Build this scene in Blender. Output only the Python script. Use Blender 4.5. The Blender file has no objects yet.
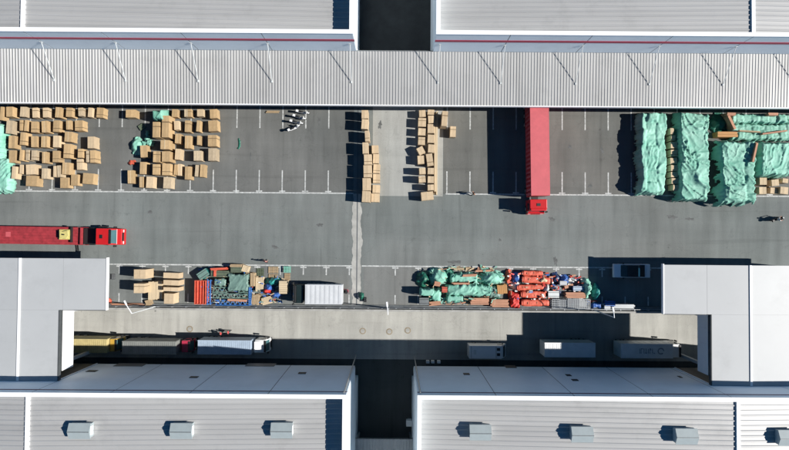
import bpy, math, random
import numpy as np
from mathutils import Vector, Matrix, Euler, Quaternion

random.seed(7)
rng = np.random.default_rng(11)
scene = bpy.context.scene
COL = scene.collection
R = math.radians

# ------------------------------------------------------------------ camera
H, F = 76.0, 526.0                       # metres above the yard deck; focal length in photo pixels (789 wide)
CX, CY, NADIR_Y = 394.5, 225.0, 236.0
CAM_EUL = Euler((math.atan((NADIR_Y - CY) / F), 0.0, R(0.40)), 'XYZ')
cam_data = bpy.data.cameras.new('camera')
cam_data.sensor_width = 36.0
cam_data.sensor_fit = 'HORIZONTAL'
cam_data.lens = F / 789.0 * 36.0
cam_data.clip_end = 5000
cam = bpy.data.objects.new('camera', cam_data)
cam.location = (0, 0, H)
cam.rotation_euler = CAM_EUL
COL.objects.link(cam)
scene.camera = cam

# ------------------------------------------------------------------ sky, sun, exposure
SUN_A, SUN_B = 1.30, 0.12                # a metre of height throws its shadow 1.30 m west and 0.12 m north
world = bpy.data.worlds.new('World')
scene.world = world
world.use_nodes = True
wn = world.node_tree.nodes
sky = wn.new('ShaderNodeTexSky')
sky.sky_type = 'NISHITA'
sky.sun_disc = False
sky.sun_elevation = math.atan(1 / math.hypot(SUN_A, SUN_B))
sky.sun_rotation = R(90) + math.atan2(SUN_B, SUN_A)
sky.air_density = 0.4
sky.dust_density = 0.0
sky.ozone_density = 3.0
sky_tone = wn.new('ShaderNodeMix')
sky_tone.data_type = 'RGBA'
sky_tone.blend_type = 'MULTIPLY'
sky_tone.inputs[0].default_value = 1.0
sky_tone.inputs[7].default_value = (0.50, 1.32, 1.50, 1.0)      # the photograph's teal sky light
world.node_tree.links.new(sky.outputs['Color'], sky_tone.inputs[6])
world.node_tree.links.new(sky_tone.outputs[2], wn['Background'].inputs['Color'])
wn['Background'].inputs['Strength'].default_value = 0.05
sun_data = bpy.data.lights.new('sun', 'SUN')
sun_data.energy = 5.0
sun_data.angle = R(0.5)
sun_data.color = (1.0, 0.955, 0.89)
sun = bpy.data.objects.new('sun', sun_data)
sun.rotation_euler = Vector((-SUN_A, SUN_B, -1)).to_track_quat('-Z', 'Y').to_euler()
sun.location = (60, -6, 60)
COL.objects.link(sun)
scene.view_settings.view_transform = 'Standard'
scene.view_settings.look = 'None'
scene.view_settings.exposure = 0.58
scene.view_settings.gamma = 1.0
scene.render.engine = 'CYCLES'
scene.cycles.max_bounces = 6

# ------------------------------------------------------------------ photo pixel -> place
CAM_M = CAM_EUL.to_matrix()
def ray(x, y):
    return CAM_M @ Vector(((x - CX) / F, (CY - y) / F, -1.0))
def P(x, y, z=0.0):
    d = ray(x, y)
    t = (z - H) / d.z
    return Vector((d.x * t, d.y * t, z))
def PXc(x, z=0.0, y=236): return P(x, y, z).x
def PYc(y, z=0.0, x=394.5): return P(x, y, z).y
def PW(x, y, Y):                         # pixel -> point on the wall plane at world Y
    d = ray(x, y)
    t = Y / d.y
    return Vector((d.x * t, Y, H + d.z * t))

# ------------------------------------------------------------------ tagging, meshes
def tag(o, label=None, cat=None, group=None, kind=None):
    if label: o['label'] = label
    if cat: o['category'] = cat
    if group: o['group'] = group
    if kind: o['kind'] = kind
    return o
def empty(name, loc=(0, 0, 0), rz=0.0, label=None, cat=None, group=None):
    o = bpy.data.objects.new(name, None)
    o.empty_display_size = 0.3
    o.location = loc
    o.rotation_euler = (0, 0, rz)
    COL.objects.link(o)
    return tag(o, label, cat, group)
def link(name, mesh, parent=None, loc=(0, 0, 0), rz=0.0, scale=(1, 1, 1)):
    o = bpy.data.objects.new(name, mesh)
    o.location = loc
    o.rotation_euler = (0, 0, rz)
    o.scale = scale
    if parent: o.parent = parent
    COL.objects.link(o)
    return o

class MB:
    def __init__(self):
        self.v, self.f = [], []
    def box(self, x0, x1, y0, y1, z0, z1):
        n = len(self.v)
        self.v += [(x0, y0, z0), (x1, y0, z0), (x1, y1, z0), (x0, y1, z0), (x0, y0, z1), (x1, y0, z1), (x1, y1, z1), (x0, y1, z1)]
        self.f += [tuple(n + i for i in q) for q in ((0, 3, 2, 1), (4, 5, 6, 7), (0, 1, 5, 4), (1, 2, 6, 5), (2, 3, 7, 6), (3, 0, 4, 7))]
        return self
    def rbox(self, c, s, rz=0.0, rx=0.0, ry=0.0):
        n = len(self.v)
        m = Euler((rx, ry, rz)).to_matrix()
        for dz in (-.5, .5):
            for dx, dy in ((-.5, -.5), (.5, -.5), (.5, .5), (-.5, .5)):
                self.v.append(tuple(Vector(c) + m @ Vector((dx * s[0], dy * s[1], dz * s[2]))))
        self.f += [tuple(n + i for i in q) for q in ((0, 3, 2, 1), (4, 5, 6, 7), (0, 1, 5, 4), (1, 2, 6, 5), (2, 3, 7, 6), (3, 0, 4, 7))]
        return self
    def tube(self, p0, p1, r, n=8, r1=None):
        p0, p1 = Vector(p0), Vector(p1)
        r1 = r if r1 is None else r1
        q = (p1 - p0).to_track_quat('Z', 'Y')
        b = len(self.v)
        for p, rr in ((p0, r), (p1, r1)):
            for i in range(n):
                a = 2 * math.pi * i / n
                self.v.append(tuple(p + q @ Vector((rr * math.cos(a), rr * math.sin(a), 0))))
        for i in range(n):
            j = (i + 1) % n
            self.f.append((b + i, b + j, b + n + j, b + n + i))
        self.f.append(tuple(b + i for i in reversed(range(n))))
        self.f.append(tuple(b + n + i for i in range(n)))
        return self
    def prism_y(self, poly, y0, y1, inset=None):
        """poly: (x, z) outline, counter-clockwise seen from -y; extruded along y"""
        n = len(poly)
        b = len(self.v)
        self.v += [(x, y0, z) for x, z in poly] + [(x, y1, z) for x, z in poly]
        self.f.append(tuple(b + i for i in range(n)))
        self.f.append(tuple(b + n + i for i in reversed(range(n))))
        for i in range(n):
            j = (i + 1) % n
            self.f.append((b + j, b + i, b + n + i, b + n + j))
        return self
    def prism_z(self, poly, z0, z1):
        n = len(poly)
        b = len(self.v)
        self.v += [(x, y, z0) for x, y in poly] + [(x, y, z1) for x, y in poly]
        self.f.append(tuple(b + i for i in reversed(range(n))))
        self.f.append(tuple(b + n + i for i in range(n)))
        for i in range(n):
            j = (i + 1) % n
            self.f.append((b + i, b + j, b + n + j, b + n + i))
        return self
    def quad(self, a, b, c, d):
        n = len(self.v)
        self.v += [tuple(a), tuple(b), tuple(c), tuple(d)]
        self.f.append((n, n + 1, n + 2, n + 3))
        return self
    def mesh(self, name, mat, smooth=False):
        me = bpy.data.meshes.new(name)
        me.from_pydata(self.v, [], self.f)
        if mat: me.materials.append(mat)
        if smooth:
            for p in me.polygons: p.use_smooth = True
        me.update()
        return me
    def build(self, name, mat, parent=None, loc=(0, 0, 0), rz=0.0, bevel=0.0, smooth=False, segs=2):
        o = link(name, self.mesh(name, mat, smooth), parent, loc, rz)
        if bevel:
            b = o.modifiers.new('bevel', 'BEVEL')
            b.width = bevel
            b.segments = segs
            b.limit_method = 'ANGLE'
        return o

# ------------------------------------------------------------------ materials
def mat(name, col, rough=0.7, metal=0.0, var=0.15, scale=1.0, bump=0.0, bump_scale=8.0, rnd=0.0, spec=0.5, stretch=(1, 1, 1), col2=None, sss=None, coat=0.0, world=False, sheets=None, stain=0.0):
    m = bpy.data.materials.new(name)
    m.use_nodes = True
    nt = m.node_tree
    N, L = nt.nodes, nt.links
    b = N['Principled BSDF']
    b.inputs['Roughness'].default_value = rough
    b.inputs['Metallic'].default_value = metal
    b.inputs['Specular IOR Level'].default_value = spec
    b.inputs['Coat Weight'].default_value = coat
    tc = N.new('ShaderNodeTexCoord')
    mp = N.new('ShaderNodeMapping')
    mp.inputs['Scale'].default_value = stretch
    if world:
        ge = N.new('ShaderNodeNewGeometry')
        L.new(ge.outputs['Position'], mp.inputs['Vector'])
    else:
        L.new(tc.outputs['Object'], mp.inputs['Vector'])
    nz = N.new('ShaderNodeTexNoise')
    nz.inputs['Scale'].default_value = scale
    nz.inputs['Detail'].default_value = 6
    nz.inputs['Roughness'].default_value = 0.62
    L.new(mp.outputs['Vector'], nz.inputs['Vector'])
    ramp = N.new('ShaderNodeValToRGB')
    ramp.color_ramp.elements[0].position = 0.3
    ramp.color_ramp.elements[1].position = 0.7
    c2 = col2 or tuple(min(1, c * (1 + var)) for c in col)
    c1 = tuple(c * (1 - var) for c in col) if col2 is None else col
    ramp.color_ramp.elements[0].color = (*c1, 1)
    ramp.color_ramp.elements[1].color = (*c2, 1)
    L.new(nz.outputs['Fac'], ramp.inputs['Fac'])
    out = ramp.outputs['Color']
    if rnd:
        oi = N.new('ShaderNodeObjectInfo')
        mr = N.new('ShaderNodeMapRange')
        mr.inputs['To Min'].default_value = 1 - rnd
        mr.inputs['To Max'].default_value = 1 + rnd
        L.new(oi.outputs['Random'], mr.inputs['Value'])
        mx = N.new('ShaderNodeVectorMath')
        mx.operation = 'SCALE'
        L.new(out, mx.inputs[0])
        L.new(mr.outputs['Result'], mx.inputs['Scale'])
        out = mx.outputs['Vector']
    def scaled(col_out, fac):
        v = N.new('ShaderNodeVectorMath'); v.operation = 'SCALE'
        L.new(col_out, v.inputs[0]); L.new(fac, v.inputs['Scale'])
        return v.outputs['Vector']
    if sheets:                               # each metal sheet rolled from a slightly different batch
        axis, width, amt = sheets
        sp = N.new('ShaderNodeSeparateXYZ'); L.new(tc.outputs['Object'], sp.inputs[0])
        dv = N.new('ShaderNodeMath'); dv.operation = 'DIVIDE'; dv.inputs[1].default_value = width
        L.new(sp.outputs[axis], dv.inputs[0])
        fl_ = N.new('ShaderNodeMath'); fl_.operation = 'FLOOR'; L.new(dv.outputs[0], fl_.inputs[0])
        wn_ = N.new('ShaderNodeTexWhiteNoise'); wn_.noise_dimensions = '1D'; L.new(fl_.outputs[0], wn_.inputs['W'])
        mr_ = N.new('ShaderNodeMapRange'); mr_.inputs['To Min'].default_value = 1 - amt; mr_.inputs['To Max'].default_value = 1 + amt
        L.new(wn_.outputs['Value'], mr_.inputs['Value'])
        out = scaled(out, mr_.outputs['Result'])
    if stain:                                # water marks and dirt patches
        ns = N.new('ShaderNodeTexNoise'); ns.inputs['Scale'].default_value = .22; ns.inputs['Detail'].default_value = 9; ns.inputs['Roughness'].default_value = .72
        L.new(tc.outputs['Object'], ns.inputs['Vector'])
        mr_ = N.new('ShaderNodeMapRange'); mr_.inputs['From Min'].default_value = .52; mr_.inputs['From Max'].default_value = .72
        mr_.inputs['To Min'].default_value = 1.0; mr_.inputs['To Max'].default_value = 1 - stain
        L.new(ns.outputs['Fac'], mr_.inputs['Value'])
        out = scaled(out, mr_.outputs['Result'])
    L.new(out, b.inputs['Base Color'])
    if bump:
        n2 = N.new('ShaderNodeTexNoise')
        n2.inputs['Scale'].default_value = bump_scale
        n2.inputs['Detail'].default_value = 4
        L.new(mp.outputs['Vector'], n2.inputs['Vector'])
        bp = N.new('ShaderNodeBump')
        bp.inputs['Strength'].default_value = bump
        bp.inputs['Distance'].default_value = 0.05
        L.new(n2.outputs['Fac'], bp.inputs['Height'])
        L.new(bp.outputs['Normal'], b.inputs['Normal'])
    return m

def asphalt_mat(name, base, warm):
    """worn deck asphalt: broad tone drift, tyre streaks along both ways, stains, fine grain"""
    m = bpy.data.materials.new(name)
    m.use_nodes = True
    N, L = m.node_tree.nodes, m.node_tree.links
    b = N['Principled BSDF']
    b.inputs['Roughness'].default_value = 0.9
    b.inputs['Specular IOR Level'].default_value = 0.12
    tc = N.new('ShaderNodeTexCoord')
    def noise(scale, sx=1, sy=1, detail=5, rough=0.6):
        mp = N.new('ShaderNodeMapping')
        mp.inputs['Scale'].default_value = (sx, sy, 1)
        L.new(tc.outputs['Object'], mp.inputs['Vector'])
        n = N.new('ShaderNodeTexNoise')
        n.inputs['Scale'].default_value = scale
        n.inputs['Detail'].default_value = detail
        n.inputs['Roughness'].default_value = rough
        L.new(mp.outputs['Vector'], n.inputs['Vector'])
        return n.outputs['Fac']
    def rng_(fac, lo, hi, a, c):
        mr = N.new('ShaderNodeMapRange')
        for k, v in (('From Min', lo), ('From Max', hi), ('To Min', a), ('To Max', c)):
            mr.inputs[k].default_value = v
        L.new(fac, mr.inputs['Value'])
        return mr.outputs['Result']
    def mul(a, c):
        n = N.new('ShaderNodeMath'); n.operation = 'MULTIPLY'
        L.new(a, n.inputs[0]); L.new(c, n.inputs[1])
        return n.outputs[0]
    f = rng_(noise(0.06), .3, .7, .86, 1.16)
    f = mul(f, rng_(noise(0.5, 1.0, 0.12), .32, .7, 1.10, .80))        # streaks across the bays (north-south)
    f = mul(f, rng_(noise(0.35, 0.06, 1.0), .35, .7, .95, 1.07))       # streaks along the lane
    f = mul(f, rng_(noise(0.55, detail=8, rough=.7), .60, .75, 1.0, .74))  # dark stains
    f = mul(f, rng_(noise(0.8, detail=8, rough=.75), .62, .74, 1.0, 1.14)) # pale scuffs
    f = mul(f, rng_(noise(9.0, detail=2), .3, .7, .93, 1.07))
    f = mul(f, rng_(noise(1.7, detail=3, rough=.5), .70, .78, 1.0, .62))   # oil spots
    f = mul(f, rng_(noise(0.9, 1.0, 0.05, detail=2), .62, .70, 1.0, .86))  # tyre marks into the bays
    f = mul(f, rng_(noise(0.8, 0.035, 1.0, detail=2), .62, .70, 1.0, .90)) # tyre marks along the lane
    vm = N.new('ShaderNodeMapping'); vm.inputs['Scale'].default_value = (.16, .16, .16)
    wv = N.new('ShaderNodeTexNoise'); wv.inputs['Scale'].default_value = 1.3; wv.inputs['Detail'].default_value = 6
    va = N.new('ShaderNodeVectorMath'); va.operation = 'ADD'
    L.new(tc.outputs['Object'], vm.inputs['Vector']); L.new(vm.outputs['Vector'], wv.inputs['Vector'])
    L.new(vm.outputs['Vector'], va.inputs[0]); L.new(wv.outputs['Color'], va.inputs[1])
    vo = N.new('ShaderNodeTexVoronoi'); vo.feature = 'DISTANCE_TO_EDGE'; vo.inputs['Scale'].default_value = 1.0
    L.new(va.outputs['Vector'], vo.inputs['Vector'])
    f = mul(f, rng_(vo.outputs['Distance'], .0, .010, .90, 1.0))           # cracks
    sc = N.new('ShaderNodeVectorMath'); sc.operation = 'SCALE'
    mix = N.new('ShaderNodeMix'); mix.data_type = 'RGBA'
    mix.inputs[6].default_value = (*base, 1)
    mix.inputs[7].default_value = (*warm, 1)
    L.new(rng_(noise(0.045, detail=3), .4, .65, 0, 1), mix.inputs[0])
    L.new(mix.outputs[2], sc.inputs[0])
    L.new(f, sc.inputs['Scale'])
    L.new(sc.outputs['Vector'], b.inputs['Base Color'])
    bp = N.new('ShaderNodeBump')
    bp.inputs['Strength'].default_value = .3
    bp.inputs['Distance'].default_value = .01
    L.new(noise(20, detail=3), bp.inputs['Height'])
    L.new(bp.outputs['Normal'], b.inputs['Normal'])
    return m

M = {}
M['asphalt'] = asphalt_mat('asphalt', (.156, .174, .171), (.161, .172, .168))
M['bay'] = asphalt_mat('bay_asphalt', (.114, .121, .119), (.14, .143, .138))
M['south'] = asphalt_mat('south_bay_asphalt', (.150, .163, .160), (.165, .170, .165))
M['bay2'] = asphalt_mat('worn_bay_asphalt', (.125, .130, .124), (.158, .156, .145))
M['lane'] = asphalt_mat('lane_concrete', (.315, .325, .31), (.335, .335, .32))
M['road'] = asphalt_mat('road_concrete', (.36, .362, .342), (.385, .383, .36))
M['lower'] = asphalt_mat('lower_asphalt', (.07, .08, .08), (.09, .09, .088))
M['alley'] = mat('alley_shade', (.028, .031, .032), .9, var=.3, scale=.5)  # near-black so that the shade of the gap is in the colour
M['joint'] = mat('joint_concrete', (.34, .34, .32), .85, var=.18, scale=.9)
M['paint'] = mat('road_paint', (.24, .25, .25), .8, var=.22, scale=2.6, col2=(.58, .60, .59), world=True)
M['roof'] = mat('sheet_roof', (.40, .402, .40), .45, metal=.2, var=.06, scale=.35, stretch=(.15, 1, 1), sheets=(1, 1.24, .05), stain=.14)
M['canopy'] = mat('canopy_sheet', (.385, .387, .382), .46, metal=.2, var=.08, scale=.4, stretch=(1, .2, 1), sheets=(0, .82, .05), stain=.12)
M['slab'] = mat('membrane_roof', (.385, .40, .41), .52, var=.04, scale=.15, stain=.10)
M['white'] = mat('white_coping', (.80, .81, .82), .45, var=.04, scale=.6)
M['wall'] = mat('wall_panel', (.78, .86, .91), .5, var=.05, scale=.25, stain=.08)
M['wallcore'] = mat('wall_core', (.42, .44, .46), .7, var=.08, scale=.3)
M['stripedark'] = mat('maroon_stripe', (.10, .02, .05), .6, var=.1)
M['stripe'] = mat('red_stripe', (.42, .012, .06), .5, var=.08)
M['jointline'] = mat('joint_line', (.09, .10, .11), .6, var=.1)
M['dark'] = mat('dark_opening', (.02, .022, .024), .6, var=.2)
M['door'] = mat('dock_door', (.10, .105, .11), .5, var=.1)
M['steel'] = mat('galvanised_steel', (.42, .44, .45), .4, metal=.6, var=.12, scale=2)
M['greysteel'] = mat('grey_steel', (.17, .185, .19), .5, metal=.3, var=.2, scale=2)
M['kerb'] = mat('kerb_concrete', (.30, .30, .285), .8, var=.2, scale=1.0)
M['kerbdark'] = mat('dark_kerb', (.055, .062, .065), .8, var=.25, scale=1.0)
M['card'] = mat('carton_board', (.41, .285, .15), .8, var=.14, scale=3, rnd=.17)
M['card2'] = mat('carton_board_pale', (.50, .385, .25), .8, var=.10, scale=3, rnd=.12)
M['tapebrown'] = mat('brown_strap', (.16, .11, .06), .6, var=.1)
M['cardgrey'] = mat('wrapped_load', (.43, .345, .235), .55, var=.15, scale=3, rnd=.15)
M['wood'] = mat('pallet_wood', (.34, .25, .15), .8, var=.25, scale=5, rnd=.15)
M['pinkwood'] = mat('pink_planks', (.42, .21, .13), .75, var=.2, scale=5, rnd=.15)
M['cream'] = mat('cream_boards', (.52, .42, .28), .75, var=.12, scale=4, rnd=.1)
M['orange'] = mat('orange_board', (.42, .21, .075), .75, var=.12, scale=4)
M['tarp'] = mat('green_tarp', (.105, .34, .255), .66, var=.2, scale=.55, col2=(.27, .51, .42), bump=.55, bump_scale=2.6, rnd=.1)
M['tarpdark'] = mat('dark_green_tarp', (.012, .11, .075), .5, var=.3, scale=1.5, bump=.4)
M['tarpgrey'] = mat('grey_green_sheet', (.14, .23, .20), .5, var=.2, scale=.8, bump=.3, bump_scale=2)
M['redcloth'] = mat('orange_red_tarp', (.58, .105, .06), .6, var=.25, scale=2, bump=.5, bump_scale=4, rnd=.15)
M['rednet'] = mat('red_netting', (.50, .028, .02), .6, var=.3, scale=5, bump=.5)
M['blue'] = mat('blue_steel', (.045, .15, .40), .45, var=.15, scale=3)
M['bluecloth'] = mat('blue_sheet', (.04, .12, .38), .5, var=.4, scale=2.5, bump=.5)
M['teal'] = mat('teal_sheet', (.02, .22, .20), .5, var=.3, scale=2, bump=.4)
M['red'] = mat('red_paint', (.46, .014, .016), .33, var=.08, scale=1.2, coat=.3)
M['redroof'] = mat('faded_red_roof', (.50, .095, .11), .55, var=.1, scale=.9, stain=.22)
M['redbed'] = mat('worn_red_bed', (.29, .028, .036), .65, var=.28, scale=1.6, stain=.25)
M['yellow'] = mat('pale_yellow', (.52, .46, .17), .5, var=.15, scale=3)
M['gold'] = mat('gold_paint', (.46, .29, .05), .35, var=.1, coat=.3)
M['yellowbox'] = mat('pale_yellow_container', (.46, .39, .19), .5, var=.15, scale=1.5)
M['greybox'] = mat('grey_container', (.20, .21, .20), .5, var=.15, scale=1.5)
M['bluebox'] = mat('pale_blue_container', (.34, .42, .52), .5, var=.1, scale=1.2)
M['navy'] = mat('navy_panel', (.02, .04, .11), .5, var=.2)
M['whitebox'] = mat('white_container', (.52, .54, .56), .5, var=.06, scale=1.0)
M['pink'] = mat('crimson_paint', (.42, .03, .07), .4, var=.2, scale=3)
M['faded'] = mat('faded_navy', (.27, .30, .34), .6, var=.3, scale=4)
M['whitecont_lifted'] = mat('white_trailer_lifted', (.74, .76, .77), .45, var=.07, scale=1.0, stain=.12)  # lighter copy of the white container paint, lifted against the lower road's shade
M['whitepaint'] = mat('white_paint', (.72, .73, .74), .3, var=.03, coat=.3)
M['black'] = mat('black_plastic', (.014, .015, .016), .5, var=.2)
M['rubber'] = mat('tyre_rubber', (.018, .018, .018), .85, var=.2)
M['darkcab'] = mat('dark_green_paint', (.012, .022, .022), .35, var=.2, coat=.3)
M['glass'] = mat('tinted_glass', (.02, .035, .04), .08, var=.05, spec=.6)
M['tealglass'] = mat('windscreen_glass', (.055, .13, .145), .12, var=.1, spec=.7)
M['olive'] = mat('olive_paint', (.09, .115, .075), .6, var=.25, scale=3)
M['skin'] = mat('skin', (.42, .24, .17), .6, var=.05)
M['hair'] = mat('black_hair', (.012, .01, .01), .6, var=.1)
M['iron'] = mat('rusty_iron', (.14, .10, .06), .7, var=.3, scale=4)
M['ringiron'] = mat('weathered_ring', (.24, .20, .14), .8, var=.25, scale=4)
M['skylight'] = mat('skylight_sheet', (.30, .345, .355), .5, var=.06, scale=1.0)
M['clothred'] = mat('red_cloth', (.5, .02, .04), .8)
M['clothpink'] = mat('pink_cloth', (.6, .25, .25), .8)
M['clothdark'] = mat('dark_cloth', (.03, .035, .04), .8)
M['clothwhite'] = mat('white_cloth', (.65, .65, .64), .8)
M['clothorange'] = mat('brown_cloth', (.30, .13, .06), .8)
M['pale'] = mat('pale_plastic', (.55, .58, .58), .5, var=.1)

ORD = ['zeroth', 'first', 'second', 'third', 'fourth', 'fifth', 'sixth', 'seventh', 'eighth', 'ninth', 'tenth', 'eleventh', 'twelfth', 'thirteenth', 'fourteenth', 'fifteenth']

# ================================================================== SETTING
LOW = -10.0                              # the lower road runs ten metres below the yard deck
ZTOP = 11.4                              # parapet tops
YN = PYc(33.5, ZTOP)                     # north facade plane
YS = PYc(395.5, ZTOP)                    # south facade plane
EDGE = PYc(311.3, 0.35)                  # south edge of the yard deck

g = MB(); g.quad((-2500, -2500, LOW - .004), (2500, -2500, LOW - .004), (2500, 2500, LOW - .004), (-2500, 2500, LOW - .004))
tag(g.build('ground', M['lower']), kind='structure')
g = MB(); g.quad((-200, YS - .6, LOW), (200, YS - .6, LOW), (200, EDGE + 4, LOW), (-200, EDGE + 4, LOW))
road = tag(g.build('lower_road', M['road']), kind='structure')
g = MB(); g.box(-200, 200, EDGE, 140, -1.3, 0)
deck = tag(g.build('yard_deck', M['asphalt']), kind='structure')

def sheet(name, x0, x1, y0, y1, z, m, parent, wob=0.0):
    """flat sheet; with wob its long sides wander a little"""
    b = MB()
    if not wob:
        b.quad((x0, y0, z), (x1, y0, z), (x1, y1, z), (x0, y1, z))
    else:
        n = 220
        l, r = [], []
        for i in range(n + 1):
            y = y0 + (y1 - y0) * i / n
            l.append((x0 - wob * (.35 * math.sin(y * .9) + .3 * math.sin(y * 3.1 + 1) + .5 * max(0, math.sin(y * 2.1)) ** 2 + .12 * math.sin(y * 9.3)), y, z))
            r.append((x1 + wob * (1.9 * max(0, math.sin(y * .75 + 2.2)) ** 8 + .35 * math.sin(y * 2.3) + .5 * max(0, math.sin(y * 1.9 + 1)) ** 2 + .12 * math.sin(y * 8.1)), y, z))
        for i in range(n):
            b.quad(l[i], r[i], r[i + 1], l[i + 1])
    return b.build(name, m, parent)

yb0, yb1 = PYc(193.4), PYc(100)
sheet('bay_surface', -75, PXc(353), yb0, yb1 + 6, .004, M['bay'], deck)
sheet('bay_surface', PXc(443), 75, yb0, yb1 + 6, .004, M['bay2'], deck)
sheet('pale_lane', PXc(372), PXc(443) - .06, PYc(196), yb1 + 6, .005, M['lane'], deck)
ye0 = EDGE + .75
sheet('bay_surface', -75, PXc(350), ye0, PYc(266), .004, M['south'], deck)
sheet('bay_surface', PXc(364), 75, ye0, PYc(266), .004, M['south'], deck)
sheet('joint_strip', PXc(352.4), PXc(360.8), EDGE + .1, PYc(194), .008, M['joint'], deck, wob=.2)
g = MB(); g.box(PXc(356.6), PXc(357.6), EDGE + .02, PYc(108), .008, .016)
g.build('joint_seal', M['jointline'], deck)

sheet('alley_shade_sheet', PXc(350), PXc(440), YN + .3, YN + 60, .012, M['alley'], deck)  # dark sheet paints the shade on the floor between the upper warehouses
# painted bay lines: each stroke a piece of the deck
unit_q = MB().quad((-.5, -.5, 0), (.5, -.5, 0), (.5, .5, 0), (-.5, .5, 0)).mesh('paint_stroke', M['paint'])
def stroke(x0, x1, y0, y1, z=.012):
    return link('painted_line', unit_q, deck, ((x0 + x1) / 2, (y0 + y1) / 2, z), 0, (abs(x1 - x0), abs(y1 - y0), 1))
LW = .17
def bay_mark(px, ya, yb, foot=None):
    x = PXc(px)
    stroke(x - LW / 2, x + LW / 2, PYc(yb), PYc(ya))
    if foot is not None:
        yy = PYc(foot)
        stroke(x - .45, x + .45, yy - .12, yy + .06, .0125)
Y1 = PYc(193.6)
stroke(-75, PXc(353), Y1 - .09, Y1 + .09)
stroke(PXc(445.5), 75, Y1 - .09, Y1 + .09)
for k in range(-13, 3):
    bay_mark(281.6 + 23.05 * k, 171, 193.2, 191.8)
    bay_mark(281.6 + 23.05 * k, 106, 129)
for k in range(0, 16):
    bay_mark(446.6 + 23.1 * k, 171, 193.2, 191.8 if k else None)
    bay_mark(446.6 + 23.1 * k, 106, 129)
Y2 = PYc(266.2)
stroke(-75, PXc(352), Y2 - .09, Y2 + .09)
stroke(PXc(362), 75, Y2 - .09, Y2 + .09)
for k in range(-13, 16):
    if k == 3: continue
    px = 303.7 + 22.95 * k
    bay_mark(px, 266.4, 275.5, 267.8)
    bay_mark(px, 295, 304)

M['oil'] = mat('oil_stain', (.095, .10, .10), .85, var=.35, scale=1.5)
def stain(px, py, rx, ry, rz=0.0):
    c = P(px, py)
    n = 26
    pts = []
    ph = [random.uniform(0, 6.3) for _ in range(3)]
    for i in range(n):
        a = 2 * math.pi * i / n
        k = 1 + .3 * math.sin(2 * a + ph[0]) + .25 * math.sin(5 * a + ph[1]) + .12 * math.sin(9 * a + ph[2])
        pts.append((rx * k * math.cos(a), ry * k * math.sin(a), 0))
    b = MB(); b.v = pts; b.f = [tuple(range(n))]
    b.build('oil_stain', M['oil'], deck, (c.x, c.y, .0095), rz)
for t in ((455, 262, .75, .28), (555.5, 261, .22, .7), (552, 219, .4, .25), (380, 125, .3, .45), (250.5, 156, .12, .5), (319, 121, .2, .55), (590, 186, .25, .3), (468, 103.5, .5, .3), (214, 330, .1, .1), (672, 217, .6, .3), (690, 219, .5, .22), (275, 247, .5, .2), (320, 225, .35, .3), (150, 212, .4, .18), (500, 240, .25, .15), (570, 147, .2, .4), (602, 150, .2, .5)):
    stain(*t, random.uniform(-.2, .2))
# kerb, parapet and guard rail along the deck edge
ek = empty('edge_barrier', (0, EDGE, 0), label='long grey kerb and guard rail along the yard edge above the lower road', cat='barrier')
b = MB(); b.box(-75, 75, 0.0, .26, 0, .55); b.build('parapet', M['kerb'], ek)
b = MB(); b.box(-75, 75, .26, .60, 0, .16); b.build('gutter', M['kerbdark'], ek)
b = MB(); b.box(-75, 75, .60, .82, 0, .30); b.build('kerb', M['greysteel'], ek)
rail_post = MB().box(-.06, .06, .40, .52, .16, .85).mesh('rail_post', M['steel'])
for i in range(-36, 37):
    link('rail_post', rail_post, ek, (i * 2.0 + .3, 0, 0))
b = MB()
b.box(-75, 75, .53, .58, .62, .92)
b.build('guard_rail', M['steel'], ek)

# drain grates and manholes
dg = empty('drain_grate', P(111, 276.5), label='dark slotted drain grate in the deck beside the roof with crates', cat='drain grate')
b = MB(); b.box(-.62, .62, -.4, .4, 0.013, .016); b.build('pit', M['dark'], dg)
slat = MB().box(-.04, .04, -.36, .36, .016, .03).mesh('slat', M['steel'])
for i in range(7):
    if i in (3,): continue
    link('slat', slat, dg, (-.54 + i * .18, 0, 0))
for (px, py, lb) in ((189.8, 329, 'rusty round manhole cover nearest the two people in red'), (362.7, 331, 'rusty round manhole cover below the deck joint strip'),
                     (389.3, 331.6, 'rusty round manhole cover, middle one of three below the lamp post'), (407.7, 330.4, 'rusty round manhole cover, rightmost on the lower road')):
    mh = empty('manhole', P(px, py, LOW), label=lb, cat='manhole', group='manholes in the lower road')
    b = MB(); b.tube((0, 0, .002), (0, 0, .02), .52, 20); b.build('ring', M['ringiron'], mh)
    b = MB(); b.tube((0, 0, .02), (0, 0, .032), .36, 20); b.build('cover', M['kerb'], mh)

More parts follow.
